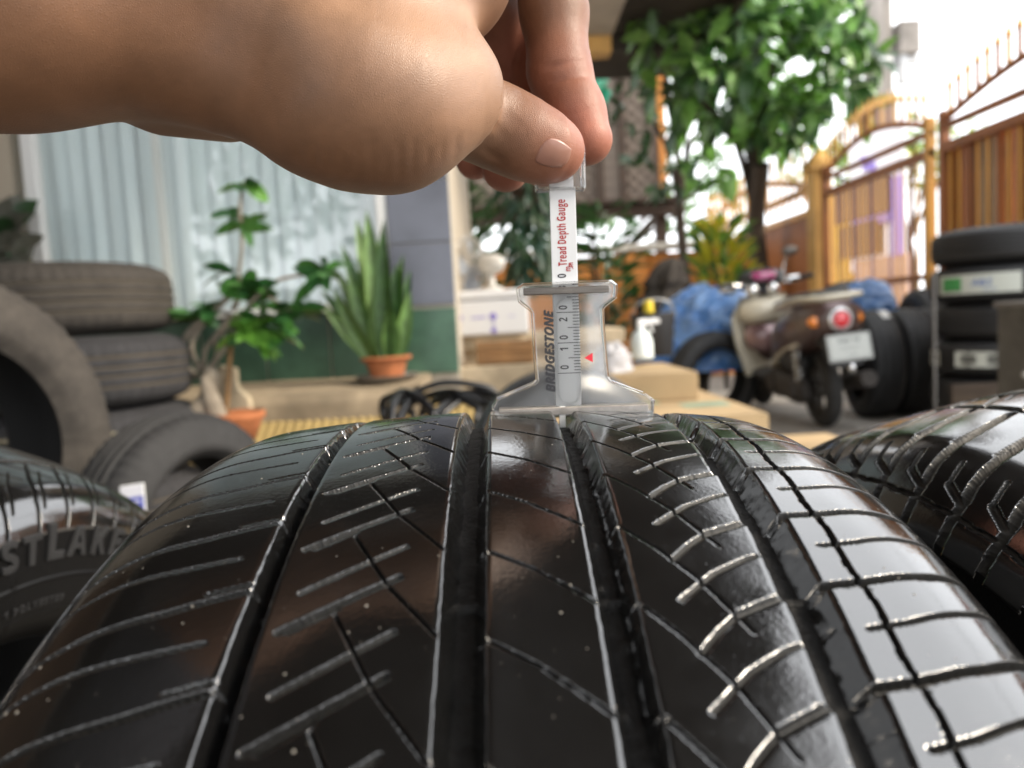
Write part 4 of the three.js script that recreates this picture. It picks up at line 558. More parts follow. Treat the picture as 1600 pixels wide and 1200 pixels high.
  f2.name = f2.name; part(f2, 'tyre_label', gridGeo(12, 2, (i, j) => { const a = Math.PI * 0.5 + 0.55 - i / 11 * 0.35, r = 0.2925; return [-r * Math.cos(a) * -1, r * Math.sin(a), 0.01 + 0.04 * j, i, j]; }), mat([0.6, 0.6, 0.58], { side: THREE.DoubleSide }));
  // tyre before the blue tarpaulin
  const q4 = at(1116, 590, 4.75), t4 = makeTyre('black tyre standing below the blue tarpaulin, behind the boxes', q4, tyreGeos({ R: 0.29, w: 0.18, rim: 0.18, sip: 60 }), RUB.black); t4.rotation.y = 0.25;
  // stack on the right
  const gF = tyreGeos({ R: 0.3, w: 0.163, rim: 0.19, grooves: [-0.35, 0, 0.35], gw: 0.004, gd: 0.004, sip: 0 }); let f3 = null;
  const nm = ['top tyre of the black stack at the right edge', 'tyre with a long green and white label, second in the right stack', 'third tyre from the top of the right stack', 'tyre with a small green label, fourth in the right stack', 'fifth tyre from the top of the right stack', 'lowest tyre of the right stack'];
  const c5 = at(1574, 500, 3.42), yt = at(1540, 349, 3.14).y - 0.081;
  nm.forEach((l, i) => { const q = V(c5.x + [0, -0.008, 0.01, 0, -0.004, 0][i], yt - i * 0.1605, c5.z); const t = f3 ? again(f3, l, q) : (f3 = makeTyre(l, q, gF, RUB.black, 'black tyres stacked on the right')); t.rotation.x = Math.PI / 2; t.rotation.z = i; });
  const labelTex = (draw) => { const k = document.createElement('canvas'); k.width = 512; k.height = 128; draw(k.getContext('2d')); const t = new THREE.CanvasTexture(k); t.colorSpace = THREE.SRGBColorSpace; return t; };
  const lt = labelTex(x => { x.fillStyle = '#b9bdb4'; x.fillRect(0, 0, 512, 128); x.fillStyle = '#3e8f4b'; x.fillRect(34, 20, 140, 88); x.fillStyle = '#2f7a3c'; x.fillRect(34, 92, 140, 16); x.fillStyle = '#4b63a0'; x.font = 'italic bold 62px sans-serif'; x.fillText('A&S', 235, 78); x.font = '26px sans-serif'; x.fillText('195/55', 300, 112); });
  const band = (px0, px1, py, i, h, tex, n) => { const cxz = V(c5.x, 0, c5.z), A = p => { const r = ray(p, py), ox = EYE.x - cxz.x, oz = EYE.z - cxz.z, a = r.x * r.x + r.z * r.z, b = 2 * (ox * r.x + oz * r.z), c = ox * ox + oz * oz - 0.3025 * 0.3025, D = b * b - 4 * a * c, t = (-b - Math.sqrt(Math.max(0, D))) / (2 * a); return Math.atan2(oz + r.z * t, ox + r.x * t); }, a0 = A(px0), a1 = A(px1); const tyre = scene.children.find(o => o.userData.label === nm[i]); const g = gridGeo(17, 2, (k, j) => { const a = a0 + (a1 - a0) * k / 16; return [0.3028 * Math.cos(a), (j - 0.5) * h, 0.3028 * Math.sin(a), k / 16, j]; }); const inv = new THREE.Matrix4().makeRotationFromEuler(tyre.rotation).invert(); g.applyMatrix4(inv); g.computeVertexNormals(); part(tyre, n, g, mat(0xffffff, { map: tex, roughness: 0.6, side: THREE.DoubleSide })); };
  band(1471, 1600, 430, 1, 0.082, lt, 'tyre_label');
  band(1468, 1492, 532, 3, 0.066, labelTex(x => { x.fillStyle = '#c3c6bd'; x.fillRect(0, 0, 512, 128); x.fillStyle = '#3c8a48'; x.fillRect(40, 24, 300, 84); x.fillStyle = '#e0e4dc'; x.fillRect(120, 50, 60, 40); }), 'tyre_label');
  const rp = onGround(1461, 3.25), rk = thing('rack_post', 'thin grey metal rack post beside the right tyre stack', 'rack', rp); part(rk, 'upright', box(0.01, at(1461, 425, 3.25).y - rp.y, 0.01, 0, (at(1461, 425, 3.25).y - rp.y) / 2, 0, 0.002), mat([0.16, 0.15, 0.14], { roughness: 0.7 })); part(rk, 'foot', box(0.06, 0.012, 0.06, 0, 0.006, 0, 0.002), M.metalGrey);
  const b1 = onGround(1527, 2.95); b1.y = Math.max(b1.y, at(1527, 632, 2.95).y - 0.16); single('cardboard_sheet', box(0.2, 0.24, 0.012, b1.x, b1.y + 0.12, b1.z, 0.002), mat([0.11, 0.075, 0.05], { roughness: 0.85, map: rep(N_FIBRE, 3) }), 'brown cardboard sheet leaning against the right tyre stack', 'cardboard');
  const mp = onGround(1600, 2.7), mc = thing('machine_cabinet', 'grey metal cabinet cut by the right edge before the tyre stack', 'cabinet', mp); const mh = at(1600, 478, 2.7).y - mp.y; part(mc, 'cabinet', box(0.1, mh, 0.2, 0.02, mh / 2, 0, 0.006), mat([0.1, 0.095, 0.085], { roughness: 0.6, map: rep(N_DIRT, 2) })); part(mc, 'lid', box(0.12, 0.02, 0.22, 0.02, mh + 0.008, 0, 0.004), mat([0.16, 0.15, 0.14])); part(mc, 'latch', box(0.04, 0.02, 0.02, -0.045, at(1583, 582, 2.7).y - mp.y, 0.09, 0.004), M.metalGrey);
}
// ---------------------------------------------------------------- the three wet tyres in front: tread ribs cut with real sipes
const WET_BUMP = dataTex(1024, (u, v, i, j) => { const g = fbm(u * 90, v * 90, 90, 3, 201), s = fbm(u * 14, v * 14, 14, 3, 207), sc = fbm(u * 240, v * 12, 12 * 20, 2, 211); let p = 0; const c = hash(i >> 3, j >> 3, 215); if (c > 0.985) { const dx = (i & 7) - 3.5, dy = (j & 7) - 3.5; p = Math.max(0, 1 - (dx * dx + dy * dy) / 9); } return 0.42 * g + 0.25 * s + 0.18 * sc - 0.35 * p + 0.15; });
const WET_ROUGH = dataTex(512, (u, v) => { const a = fbm(u * 5, v * 5, 5, 5, 221), b = fbm(u * 30, v * 30, 30, 3, 225); const k = 0.55 + 0.6 * (a - 0.3) + 0.3 * (b - 0.5); return [k, k, k]; });
const WET_COL = dataTex(512, (u, v, i, j) => { const a = fbm(u * 6, v * 6, 6, 5, 231), d = hash(i >> 1, j >> 1, 233) > 0.9985 ? 3 : 0; return 0.28 + 0.3 * a + 0.2 * d; });
const wetRubber = mat([1, 1, 1], { vertexColors: true, map: rep(WET_COL, 14), roughness: 0.2, roughnessMap: rep(WET_ROUGH, 9), bump: rep(WET_BUMP, 16), bumpScale: 0.000045, ior: 2.2, specularIntensity: 1 });
const dryRubber = mat([1, 1, 1], { vertexColors: true, map: rep(WET_COL, 14), roughness: 0.5, specularIntensity: 0.7, ior: 1.5 });
const grooveRubber = mat([0.012, 0.011, 0.010], { map: rep(N_DIRT, 40), roughness: 0.5, bump: rep(WET_BUMP, 30), bumpScale: 0.0006, ior: 1.5, specularIntensity: 0.45 });
const sideRubber = mat([0.008, 0.008, 0.0085], { map: rep(WET_COL, 8), roughness: 0.45, bump: rep(WET_BUMP, 12), bumpScale: 0.0003, ior: 1.5, specularIntensity: 0.32 });
function profile({ R, tf, Rc, rs }) {
  const a0 = tf / Rc, r0 = R - tf * tf / (2 * Rc), u0 = tf;
  return t => { const s = Math.sign(t), x = Math.abs(t); if (x < tf) { const a = x / Rc; return [t, R - t * t / (2 * Rc), s * Math.sin(a), Math.cos(a)]; } const a = a0 + (x - tf) / rs; return [s * (u0 + rs * (Math.sin(a) - Math.sin(a0))), r0 - rs * (Math.cos(a0) - Math.cos(a)), s * Math.sin(a), Math.cos(a)]; };
}
// polar sampling: fine where the photograph looks closely, coarse on the rest of the ring
function angles(R, s0, s1, fine, coarse) { const L = []; let s = s0; while (s < s1) { L.push(s / R); s += fine; } const total = 2 * Math.PI * R; let end = s0 + total; while (s < end - coarse * 0.5) { L.push(s / R); s += coarse; } return L; }
function sipeField(sipes, P) { // depth of the cuts at (s, t), metres
  const prep = sipes.map(q => { const p = q.pts.map(a => [a[0] / 1000, a[1] / 1000]); let lo = 1e9, hi = -1e9, tl = 1e9, th = -1e9; for (const a of p) { lo = Math.min(lo, a[0]); hi = Math.max(hi, a[0]); tl = Math.min(tl, a[1]); th = Math.max(th, a[1]); } return { p, w: q.w / 1000, d: q.d / 1000, lo, hi, tl, th, P: (q.every ?? 1) * P, end: q.taper ?? 0 }; });
  return (s, t) => {
    let D = 0;
    for (const q of prep) {
      const m = q.w * 1.1; if (t < q.tl - m || t > q.th + m) continue;
      for (let k = Math.floor((s - q.hi - m) / q.P); k <= Math.ceil((s - q.lo + m) / q.P); k++) {
        const x = s - k * q.P; if (x < q.lo - m || x > q.hi + m) continue;
        let best = 1e9; for (let i = 0; i < q.p.length - 1; i++) { const [ax, ay] = q.p[i], [bx, by] = q.p[i + 1], dx = bx - ax, dy = by - ay; let h = ((x - ax) * dx + (t - ay) * dy) / (dx * dx + dy * dy); h = h < 0 ? 0 : h > 1 ? 1 : h; const ex = x - ax - dx * h, ey = t - ay - dy * h, e = ex * ex + ey * ey; if (e < best) best = e; }
        const jag = 1 + 0.28 * (vnoise(s * 2200, t * 2200, 8192, 241 + (k & 15)) - 0.5);
        const e = Math.sqrt(best) / (q.w * 0.5 * jag); if (e < 1.25) { const z = q.d * (e < 0.7 ? 1 : Math.max(0, 1 - (e - 0.7) / 0.45)); if (z > D) D = z; }
      }
    }
    return D;
  };
}
function treadRibs(parent, o) { // o: prof, R, ang[], P, ribs[{t0, t1, sipes, e0, e1}], depth, du
  const { prof, ang, R, depth } = o, n = ang.length;
  const pt = (a, t, drop, extraU = 0) => { const [u, r, nu, nr] = prof(t), rr = r - drop * nr, uu = u - drop * nu + extraU; return [uu, rr * Math.cos(a), -rr * Math.sin(a)]; };
  for (const rib of o.ribs) {
    const cols = [], T0 = rib.t0 / 1000, T1 = rib.t1 / 1000, f = sipeField(rib.sipes, o.P), wv = o.wall ?? 0.0012, wall = [[depth, -wv * 1.15], [depth * 0.85, -wv * 0.8], [depth * 0.55, -wv * 0.5], [depth * 0.28, -wv * 0.22], [0.0008, -0.0001], [0.0003, 0.00012], [0.0001, 0.0004]];
    for (const [d, x] of wall) cols.push({ e: 0, x, d });
    const nu = Math.max(3, Math.round((T1 - T0 - 0.002) / o.du)); for (let j = 0; j <= nu; j++) cols.push({ e: 2, k: j / nu, d: 0 });
    for (const [d, x] of [...wall].reverse()) cols.push({ e: 1, x: -x, d });
    const dep = new Float32Array(n * cols.length);
    const g = gridGeo(n, cols.length, (i, j) => {
      const a = ang[i], s = a * R, c = cols[j], l = T0 + (rib.e0 ? rib.e0(s) : 0), h = T1 + (rib.e1 ? rib.e1(s) : 0);
      const rough = 0.00022 * (vnoise(s * 500, j * 0.31, 8192, 251) - 0.5);
      const t = c.e === 0 ? l + c.x + rough : c.e === 1 ? h + c.x + rough : l + 0.001 + (h - l - 0.002) * c.k;
      let d = c.d + Math.min(depth - c.d, f(s, t)); d += 0.00006 * (vnoise(s * 160, t * 160, 8192, 257) - 0.5);
      dep[i * cols.length + j] = c.e === 2 ? d : 0; const q = pt(a, t, d); return [...q, s, t];
    }, true);
    const C = new Float32Array(dep.length * 3), ds = o.dust ?? [0.02, 0.018, 0.015]; for (let i = 0; i < dep.length; i++) { const k = Math.min(1, Math.max(0, (dep[i] - 0.0009) / 0.001)); for (let m = 0; m < 3; m++) C[i * 3 + m] = 0.0118 + (ds[m] - 0.0118) * k; } g.setAttribute('color', new THREE.BufferAttribute(C, 3)); // dust lies at the bottom of the cuts
    { // the insides of the cuts stay dry and dull
      const I = g.index.array, top = [], cut = []; for (let i = 0; i < I.length; i += 3) { const dmax = Math.max(dep[I[i]], dep[I[i + 1]], dep[I[i + 2]]); const q = dmax > (rib.cut ?? 0.0005) ? cut : top; q.push(I[i], I[i + 1], I[i + 2]); }
      const N = new Uint32Array(I.length); N.set(top, 0); N.set(cut, top.length); g.setIndex(new THREE.BufferAttribute(N, 1)); g.addGroup(0, top.length, 0); g.addGroup(top.length, cut.length, 1);
    }
    part(parent, 'tread_rib', g, [wetRubber, dryRubber]);
  }
  // the groove floors between the ribs
  const nb = Math.min(420, Math.round((o.t1 - o.t0) / 1000 / 0.0006)); const A = ang.filter((_, i) => i % 2 === 0);
  part(parent, 'tread_base', gridGeo(A.length, nb + 1, (i, j) => { const a = A[i], s = a * R, t = (o.t0 + (o.t1 - o.t0) * j / nb) / 1000, l = (fbm(s * 260, t * 260, 4096, 3, 261) - 0.5) * 0.0009, b = (o.bars ?? []).some(x => Math.abs(s - x / 1000) < 0.0009) ? 0.0012 : 0; const lump = Math.max(0, vnoise(s * 340, t * 340, 8192, 263) - 0.8) * 0.006 * (o.lumps?.(t) ?? 0.3); return [...pt(a, t, depth - 0.0004 + l - b - lump), s, t]; }, true), grooveRubber);
}
function sidewalls(parent, o) { // both sidewalls and the inner liner; x is the axle
  const { prof, t0, t1, R, rim, bulge } = o, nr = o.ridges ? 200 : 40;
  for (const [sg, t] of [[1, t1 / 1000], [-1, t0 / 1000]]) {
    const [u, r] = prof(t), ue = Math.abs(u);
    part(parent, 'sidewall', gridGeo(260, 1 + nr, (i, j) => {
      const a = sg * i / 260 * 6.2832, k = j / nr, rr = r + (rim - r) * k; let z = ue + bulge * Math.sin(Math.min(1, k * 1.5) * Math.PI / 2) - Math.max(0, k - 0.55) ** 2 * 0.1;
      for (const [rk, wk, hk] of o.ridges ?? []) { const e = Math.abs(rr - rk) / wk; if (e < 1) z += hk * (1 - e * e); }
      return [sg * z, rr * Math.cos(a), -rr * Math.sin(a), a * R, k * (r - rim)];
    }, true), sideRubber);
  }
  const [ub] = prof(t1 / 1000), zi = ub + bulge - 0.02;
  part(parent, 'inner_liner', gridGeo(90, 14, (i, j) => { const a = i / 90 * 6.2832, k = j / 13, r = rim - 0.0 + (R - 0.03 - rim) * Math.pow(Math.max(0, Math.sin(Math.PI * k)), 0.4); return [(k * 2 - 1) * zi, r * Math.cos(a), -r * Math.sin(a), a, k]; }, true), RUB.inner);
}
const S = (w, d, pts, o = {}) => ({ w, d, pts, ...o });
{ // the tyre under the gauge
  const R = 0.2556, P = 2 * Math.PI * R / 68, prof = profile({ R, tf: 0.072, Rc: 0.61, rs: 0.043 });
  const t = thing('tyre', 'wet black tyre in the foreground with the tread gauge standing on it', 'tyre', V(0, R, 0)); t.rotation.z = -0.0203;
  const off = (list, ds) => list.map(([s, u]) => [s + ds, u]);
  const A = [[-8, -98], [-6.5, -86], [-2.2, -66], [0, -58], [1.6, -50.5]], B = [[-5.5, -95], [-4, -86], [0.6, -56]];
  const shL = [S(1.0, 1.5, off(A, -122.5)), S(0.65, 1.0, off(B, -110.7)), S(0.6, 0.5, off([[1.8, -60], [4, -50]], -122.5))];
  const rib2 = [S(1.1, 1.6, off([[0, -43], [12.3, -22]], -133)), S(0.75, 1.2, off([[0, -41], [12, -21.5]], -123.2)), S(1.2, 1.0, off([[0, -41], [5, -33]], -133)), S(0.55, 1.3, off([[0, -33], [-17, -24], [-30, -14.2]], -35.5))];
  const rib3 = [S(0.6, 1.3, off([[4, -8], [0, -5], [-6, 4], [-15.5, 15]], -43.5))];
  const rib4 = [S(1.4, 1.0, off([[0, 51], [-1.8, 47], [-5, 40.4]], -81)), S(0.8, 1.0, off([[-4.6, 41], [-9, 36], [-14, 31.5]], -81)), S(0.7, 0.9, off([[0.8, 49.5], [-0.5, 46.5], [-5, 39], [-12.5, 30.8]], -70)), S(0.6, 1.4, off([[0, 22.5], [-8, 29], [-18, 35.6], [-27, 40], [-31, 42]], -35.5))];
  const shR = [S(1.5, 2.0, off([[0, 58], [2, 69], [6, 83], [13, 100], [18, 112]], -54.5)), S(0.9, 1.5, off([[0, 63.4], [2, 72], [8, 88], [15, 104], [19, 112]], -65.2)), S(0.95, 1.8, [[-1, 66.6], [12, 67.6], [24, 66.6]])];
  const jag = ph => s => { const x = ((s * 1000 - ph) / (P * 1000)) % 1, f = (x + 1) % 1; return 0.0009 * (f - 0.5); };
  treadRibs(t, { prof, R, P, wall: 0.0024, depth: 0.0062, du: 0.00034, ang: angles(R, -0.172, 0.05, 0.00034, 0.0042), t0: -104, t1: 110, bars: [-101], lumps: u => (u > 0.014 && u < 0.024 ? 1 : 0.25), ribs: [{ t0: -106, t1: -51.0, sipes: shL }, { t0: -46.4, t1: -13.6, sipes: rib2 }, { t0: -5.4, t1: 15.4, sipes: rib3 }, { t0: 22.6, t1: 50.2, sipes: rib4, cut: 0.00012, e1: jag(-81) }, { t0: 59.2, t1: 112, sipes: shR, cut: 0.00018, e0: jag(-54.5) }] });
  sidewalls(t, { prof, R, t0: -104, t1: 110, rim: 0.165, bulge: 0.008 });
  // grit and dried drops caught on the wet rubber
  const Rg = rng(271), list = []; for (let i = 0; i < 330; i++) { const u = (-95 + 195 * Rg()) / 1000, a = (-0.165 + 0.2 * Rg()) / R; if ([[-51, -46.4], [-13.6, -5.4], [15.4, 22.6], [50, 59.4]].some(([p, q]) => u * 1000 > p && u * 1000 < q)) continue; const [x, r, nu, nr] = prof(u), sc = 0.00008 + 0.0003 * Math.pow(Rg(), 5); list.push(new THREE.Matrix4().compose(V(x, r * Math.cos(a), -r * Math.sin(a)), new THREE.Quaternion().setFromUnitVectors(V(0, 1, 0), V(nu, nr * Math.cos(a), -nr * Math.sin(a)).normalize()), V(sc, sc * 0.6, sc))); }
  const gm = new THREE.InstancedMesh(new THREE.IcosahedronGeometry(1, 1), mat([0.22, 0.2, 0.17], { roughness: 0.6 }), list.length); list.forEach((m, i) => gm.setMatrixAt(i, m)); gm.name = numbered('grit'); gm.userData.kind = 'stuff'; t.add(sh(gm));
}
{ // the tyre on the right: broad curved lateral grooves that fork at the shoulder
  const R = 0.249, P = 2 * Math.PI * R / 72, prof = profile({ R, tf: 0.052, Rc: 0.6, rs: 0.045 });
  const t = thing('tyre', 'wet black tyre on the right with curved forked tread grooves', 'tyre', V(0.2689, R, -0.0778));
  t.rotation.set(0, 1.693 - Math.PI / 2, 0.1485, 'YXZ');
  const si = [S(3.4, 4.5, [[-2, -98], [0, -78], [3.5, -69], [8, -52], [20, -21]]), S(2.2, 3, [[0, -80], [6, -77.5], [11.5, -75]]), S(1.0, 1.4, [[11.5, -75], [16, -64]]), S(0.9, 1.3, [[10, -55], [19, -26]]), S(1.2, 2.0, [[-2, -84], [11, -85], [23, -84]])];
  const mid = [S(2.2, 3, [[0, -12], [14, 6], [24, 14]]), S(1, 1.4, [[0, -2], [8, 8]])];
  const siR = si.map(q => ({ ...q, pts: q.pts.map(([a, b]) => [-a, -b]) }));
  treadRibs(t, { prof, R, P, depth: 0.006, du: 0.0006, ang: angles(R, -0.13, 0.06, 0.0006, 0.005), dust: [0.16, 0.145, 0.125], t0: -96, t1: 96, ribs: [{ t0: -99, t1: -18, sipes: si }, { t0: -13, t1: 13, sipes: mid }, { t0: 18, t1: 99, sipes: siR }] });
  sidewalls(t, { prof, R, t0: -96, t1: 96, rim: 0.16, bulge: 0.01 });
}
{ // the tyre on the left with lettering moulded on its sidewall
  const R = 0.2449, P = 2 * Math.PI * R / 60, prof = profile({ R, tf: 0.06, Rc: 0.5, rs: 0.04 }), rim = 0.135, bulge = 0.007, t1 = 101;
  const t = thing('tyre', 'wet black tyre on the left with raised lettering on its sidewall', 'tyre', V(-0.4475, R, -0.267));
  t.rotation.set(0, 1.3039 - Math.PI / 2, -0.3128, 'YXZ');
  const si = [S(1.6, 2.4, [[-6, 100], [0, 80], [9, 62], [30, 36]]), S(1.0, 1.6, [[4, 86], [14, 66], [30, 48]]), S(1.4, 2.2, [[10, 30], [30, 60]])], siL = si.map(q => ({ ...q, pts: q.pts.map(([a, b]) => [-a, -b]) }));
  treadRibs(t, { prof, R, P, depth: 0.006, du: 0.0008, ang: angles(R, -0.06, 0.16, 0.0008, 0.005), t0: -t1, t1, ribs: [{ t0: -104, t1: -33, sipes: siL }, { t0: -27, t1: 27, sipes: [S(1.4, 2, [[0, -26], [22, 0]]), S(1.0, 1.6, [[4, 4], [24, 24]])] }, { t0: 33, t1: 104, sipes: si }] });
  sidewalls(t, { prof, R, t0: -t1, t1, rim, bulge, ridges: [[0.2225, 0.0012, 0.0012], [0.2195, 0.0009, 0.0009], [0.186, 0.0016, 0.0014], [0.228, 0.0022, 0.001], [0.1635, 0.001, 0.0006]] });
  // lettering bent round the sidewall
  const [ue, re] = prof(t1 / 1000), zAt = r => { const k = (r - re) / (rim - re); return ue + bulge * Math.sin(Math.min(1, k * 1.5) * Math.PI / 2) - Math.max(0, k - 0.55) ** 2 * 0.1; };
  function word(str, font, size, r, aMid, high, name, m, step = 1.0, big = 1, hgt = 1) {
    let x = 0; const glyphs = [...str].map((ch, i) => { const sz = size * (i === 0 || (big !== 1 && ch === 'L') ? big : 1), g = new TextGeometry(ch === ' ' ? '-' : ch, { font, size: sz, depth: high, curveSegments: 5, bevelEnabled: true, bevelThickness: high * 0.9, bevelSize: sz * 0.028, bevelSegments: 2 }); g.computeBoundingBox(); const w = g.boundingBox.max.x, q = { g, x, ch }; x += (w + sz * 0.16) * step; return q; });
    for (const q of glyphs) { if (q.ch === ' ') continue; const p = q.g.attributes.position; for (let i = 0; i < p.count; i++) { const X = p.getX(i) + q.x - x / 2, Y = p.getY(i) * hgt, Z = p.getZ(i), a = aMid + X / (r + 0.5 * size), rr = r + Y; p.setXYZ(i, zAt(rr) - high * 0.5 + Z, rr * Math.cos(a), -rr * Math.sin(a)); } q.g.computeVertexNormals(); part(t, 'letter', q.g, m); }
  }
  const lm = mat([0.012, 0.012, 0.013], { roughness: 0.62, bump: rep(N_FIBRE, 300), bumpScale: 0.0002 });
  word('WESTLAKE', fontB, 0.0185, 0.199, 0.085, 0.0014, 'letter', lm, 1.0, 1.22);
  word('TREAD 2 STEEL 1 POLYESTER  SIDEWALL 1 POLYESTER', fontB, 0.0048, 0.1685, -0.35, 0.0005, 'letter', lm);
  word('TUBELESS RADIAL   OUTSIDE', fontB, 0.0048, 0.1585, -0.4, 0.0005, 'letter', lm);
}
// ---------------------------------------------------------------- tread depth gauge (millimetres, x across, y up, z to the viewer)
{
  const k = 0.2615 / 1200 * 1000;                        // millimetres per pixel of the photograph there
  const X = x => (x - 892) * k, Y = y => (645.5 - y) * k;
  const g = thing('tread_depth_gauge', 'clear plastic tread depth gauge with a white sliding scale standing on the wet tyre', 'gauge', at(893, 646, 0.2615));
  g.rotation.set(0.0, -0.01, -0.0203); g.scale.setScalar(0.001);
  const clear = mat([0.97, 0.975, 0.98], { transmission: 0.95, thickness: 0, roughness: 0.04, ior: 1.5 }), solid = mat([0.97, 0.98, 0.98], { transmission: 1, thickness: 2, roughness: 0.06, ior: 1.45 });
  const steel = mat([0.42, 0.38, 0.34], { metalness: 1, roughness: 0.34, map: rep(N_FIBRE, 0.02, 0.2), bump: rep(N_GRAIN, 0.05), bumpScale: 0.00002 });
  const white = mat([0.66, 0.67, 0.68], { roughness: 0.4 }), red = mat([0.36, 0.012, 0.012], { roughness: 0.6 }), ink = mat([0.03, 0.03, 0.035], { roughness: 0.5 });
  // outline of the body
  const outline = (o) => { const s = new THREE.Shape(), P = [[774, 644], [772.5, 631], [778, 621], [836, 599], [843, 592], [841, 566], [839, 487], [836, 481], [819, 467], [817, 450], [823, 446.5], [957, 445.5], [962, 449], [961, 466], [945, 477], [940, 484], [941, 520], [946, 590], [953, 600], [1004, 621], [1016, 630], [1016.5, 645]].map(([x, y]) => [X(x), Y(y)]);
    const n = P.length, q = P.map((p, i) => { if (!o) return p; const a = P[(i + n - 1) % n], b = P[(i + 1) % n], t = [b[0] - a[0], b[1] - a[1]], l = Math.hypot(...t); return [p[0] + t[1] / l * -o * -1 * -1, p[1] - t[0] / l * -o * -1 * -1]; });
    q.forEach((p, i) => i ? s.lineTo(...p) : s.moveTo(...p)); s.closePath(); return s; };
  const D = 7.4;
  const ex = (s, d, z, b = 0.25) => T(new THREE.ExtrudeGeometry(s, { depth: d - 2 * b, bevelEnabled: b > 0, bevelSize: b, bevelThickness: b, bevelSegments: 3, curveSegments: 8 }), 0, 0, z + b);
  part(g, 'body', ex(outline(0), D, -D / 2, 0.5), clear);
  const rim = outline(0.15); const hole = outline(1.1); rim.holes.push(new THREE.Path(hole.getPoints().reverse())); part(g, 'rim', ex(rim, D - 1.2, -D / 2 + 0.6, 0.15), solid);
  // steel plates: across the top, and the foot
  part(g, 'top_plate', box(X(953) - X(823), Y(449.5) - Y(460), D + 0.9, (X(953) + X(823)) / 2, (Y(449.5) + Y(460)) / 2, 0, 0.25), steel);
  part(g, 'foot_plate', box(X(1009) - X(779), Y(632.5) - Y(644.5), D + 0.7, (X(1009) + X(779)) / 2, (Y(634) + Y(643.5)) / 2, 0.1, 0.25), mat([0.5, 0.44, 0.38], { metalness: 0.5, roughness: 0.45, map: rep(N_DIRT, 0.03), bump: rep(N_GRAIN, 0.06), bumpScale: 0.0001 }));
  // clear face strip over the foot
  part(g, 'foot_cover', box(X(1016) - X(773.5), 2.5, 0.5, (X(1016) + X(773.5)) / 2, Y(640), D / 2 + 0.9, 0.2), clear);
  // sliding scale with its pin and knob
  const s = part(g, 'scale', box(X(907) - X(867.5), Y(300) - Y(633), 1.5, X(887.3), (Y(300) + Y(633)) / 2, 0.4, 0.15), white);
  part(g, 'pin', box(2.1, Y(632) - Y(668), 1.5, X(876.5), (Y(632) + Y(668)) / 2, 3.2, 0.25), mat([0.8, 0.8, 0.78], { roughness: 0.4 }));
  const capsule = (x0, x1, y0, y1) => { const r = (x1 - x0) / 2, q = new THREE.Shape(); q.absarc((x0 + x1) / 2, y1 - r, r, 0, Math.PI); q.absarc((x0 + x1) / 2, y0 + r, r, Math.PI, 2 * Math.PI); q.closePath(); return q; };
  { const q = capsule(X(871.5), X(906.8), Y(629), Y(466)); q.holes.push(new THREE.Path(capsule(X(873), X(905.3), Y(627.5), Y(467.5)).getPoints(10).reverse())); part(g, 'slide_window', ex(q, 0.7, 1.3, 0.12), solid); }
  const kn = part(g, 'knob', box(X(923) - X(846), 14.5, 5.2, X(884.5), Y(304) + 7.25, 0, 0.7), clear);
  part(g, 'knob_core', box(8, 13.4, 1.6, X(886), Y(304) + 7.2, 0.2, 0.2), white); for (let i = 0; i < 5; i++) part(g, 'knob_rib', box(0.9, 8, 0.7, X(852) + i * 3.6, Y(304) + 7.3, 2.75, 0.25), solid);
  for (const x of [850, 919]) part(g, 'knob_edge', box(1.2, 14.2, 5.0, X(x), Y(304) + 7.2, 0, 0.3), solid); part(g, 'knob_edge', box(X(919) - X(850), 0.9, 5.0, X(884.5), Y(304) + 0.6, 0, 0.3), solid);
  // printing: quarter-turned lettering
  const Z = 1.24; const print = (str, font, size, x, yMid, m, sx = 1, shear = 0, z = Z, align = 0.5, rz = Math.PI / 2) => { const q = new THREE.ShapeGeometry(font.generateShapes(str, size), 4); q.computeBoundingBox(); const b = q.boundingBox; q.translate(-b.min.x - (b.max.x - b.min.x) * align, 0, 0); q.applyMatrix4(new THREE.Matrix4().set(sx, shear, 0, 0, 0, 1, 0, 0, 0, 0, 1, 0, 0, 0, 0, 1)); q.rotateZ(rz); q.translate(x, yMid, z); return q; };
  part(g, 'title_print', print('Tread Depth Gauge', fontB, 2.85, X(890.8), Y(367), red, 0.6), red);
  part(g, 'unit_print', merge([print('m', fontB, 2.0, X(896.5), Y(422), red, 0.7), print('m', fontB, 2.0, X(900.5), Y(416), red, 0.7), T(new THREE.PlaneGeometry(0.22, 2.2), X(898), Y(418), Z, 0, 0, 0.5)]), red);
  const nums = []; for (const [n, y] of [['0', 581.5], ['10', 535.5], ['20', 489.7], ['30', 441.3]]) { const gp = n.length > 1; if (gp) { nums.push(print(n[0], fontB, 2.8, X(889), Y(y) - 2.0, ink, 0.72)); nums.push(print(n[1], fontB, 2.8, X(889), Y(y) + 2.0, ink, 0.72)); } else nums.push(print('0', fontB, 2.8, X(889), Y(y) + 2.0, ink, 0.72)); }
  const ticks = []; for (let m = 0; m <= 30; m++) { const y = 581.5 + (441.3 - 581.5) * m / 30, long = m % 10 === 0, mid = m % 5 === 0, x0 = long ? 872.5 : mid ? 889 : 897.5; ticks.push(T(new THREE.PlaneGeometry(X(907) - X(x0), 0.26), (X(907) + X(x0)) / 2, Y(y), Z)); }
  for (const y of [0]) void y;
  part(g, 'scale_print', merge([...nums, ...ticks]), ink);
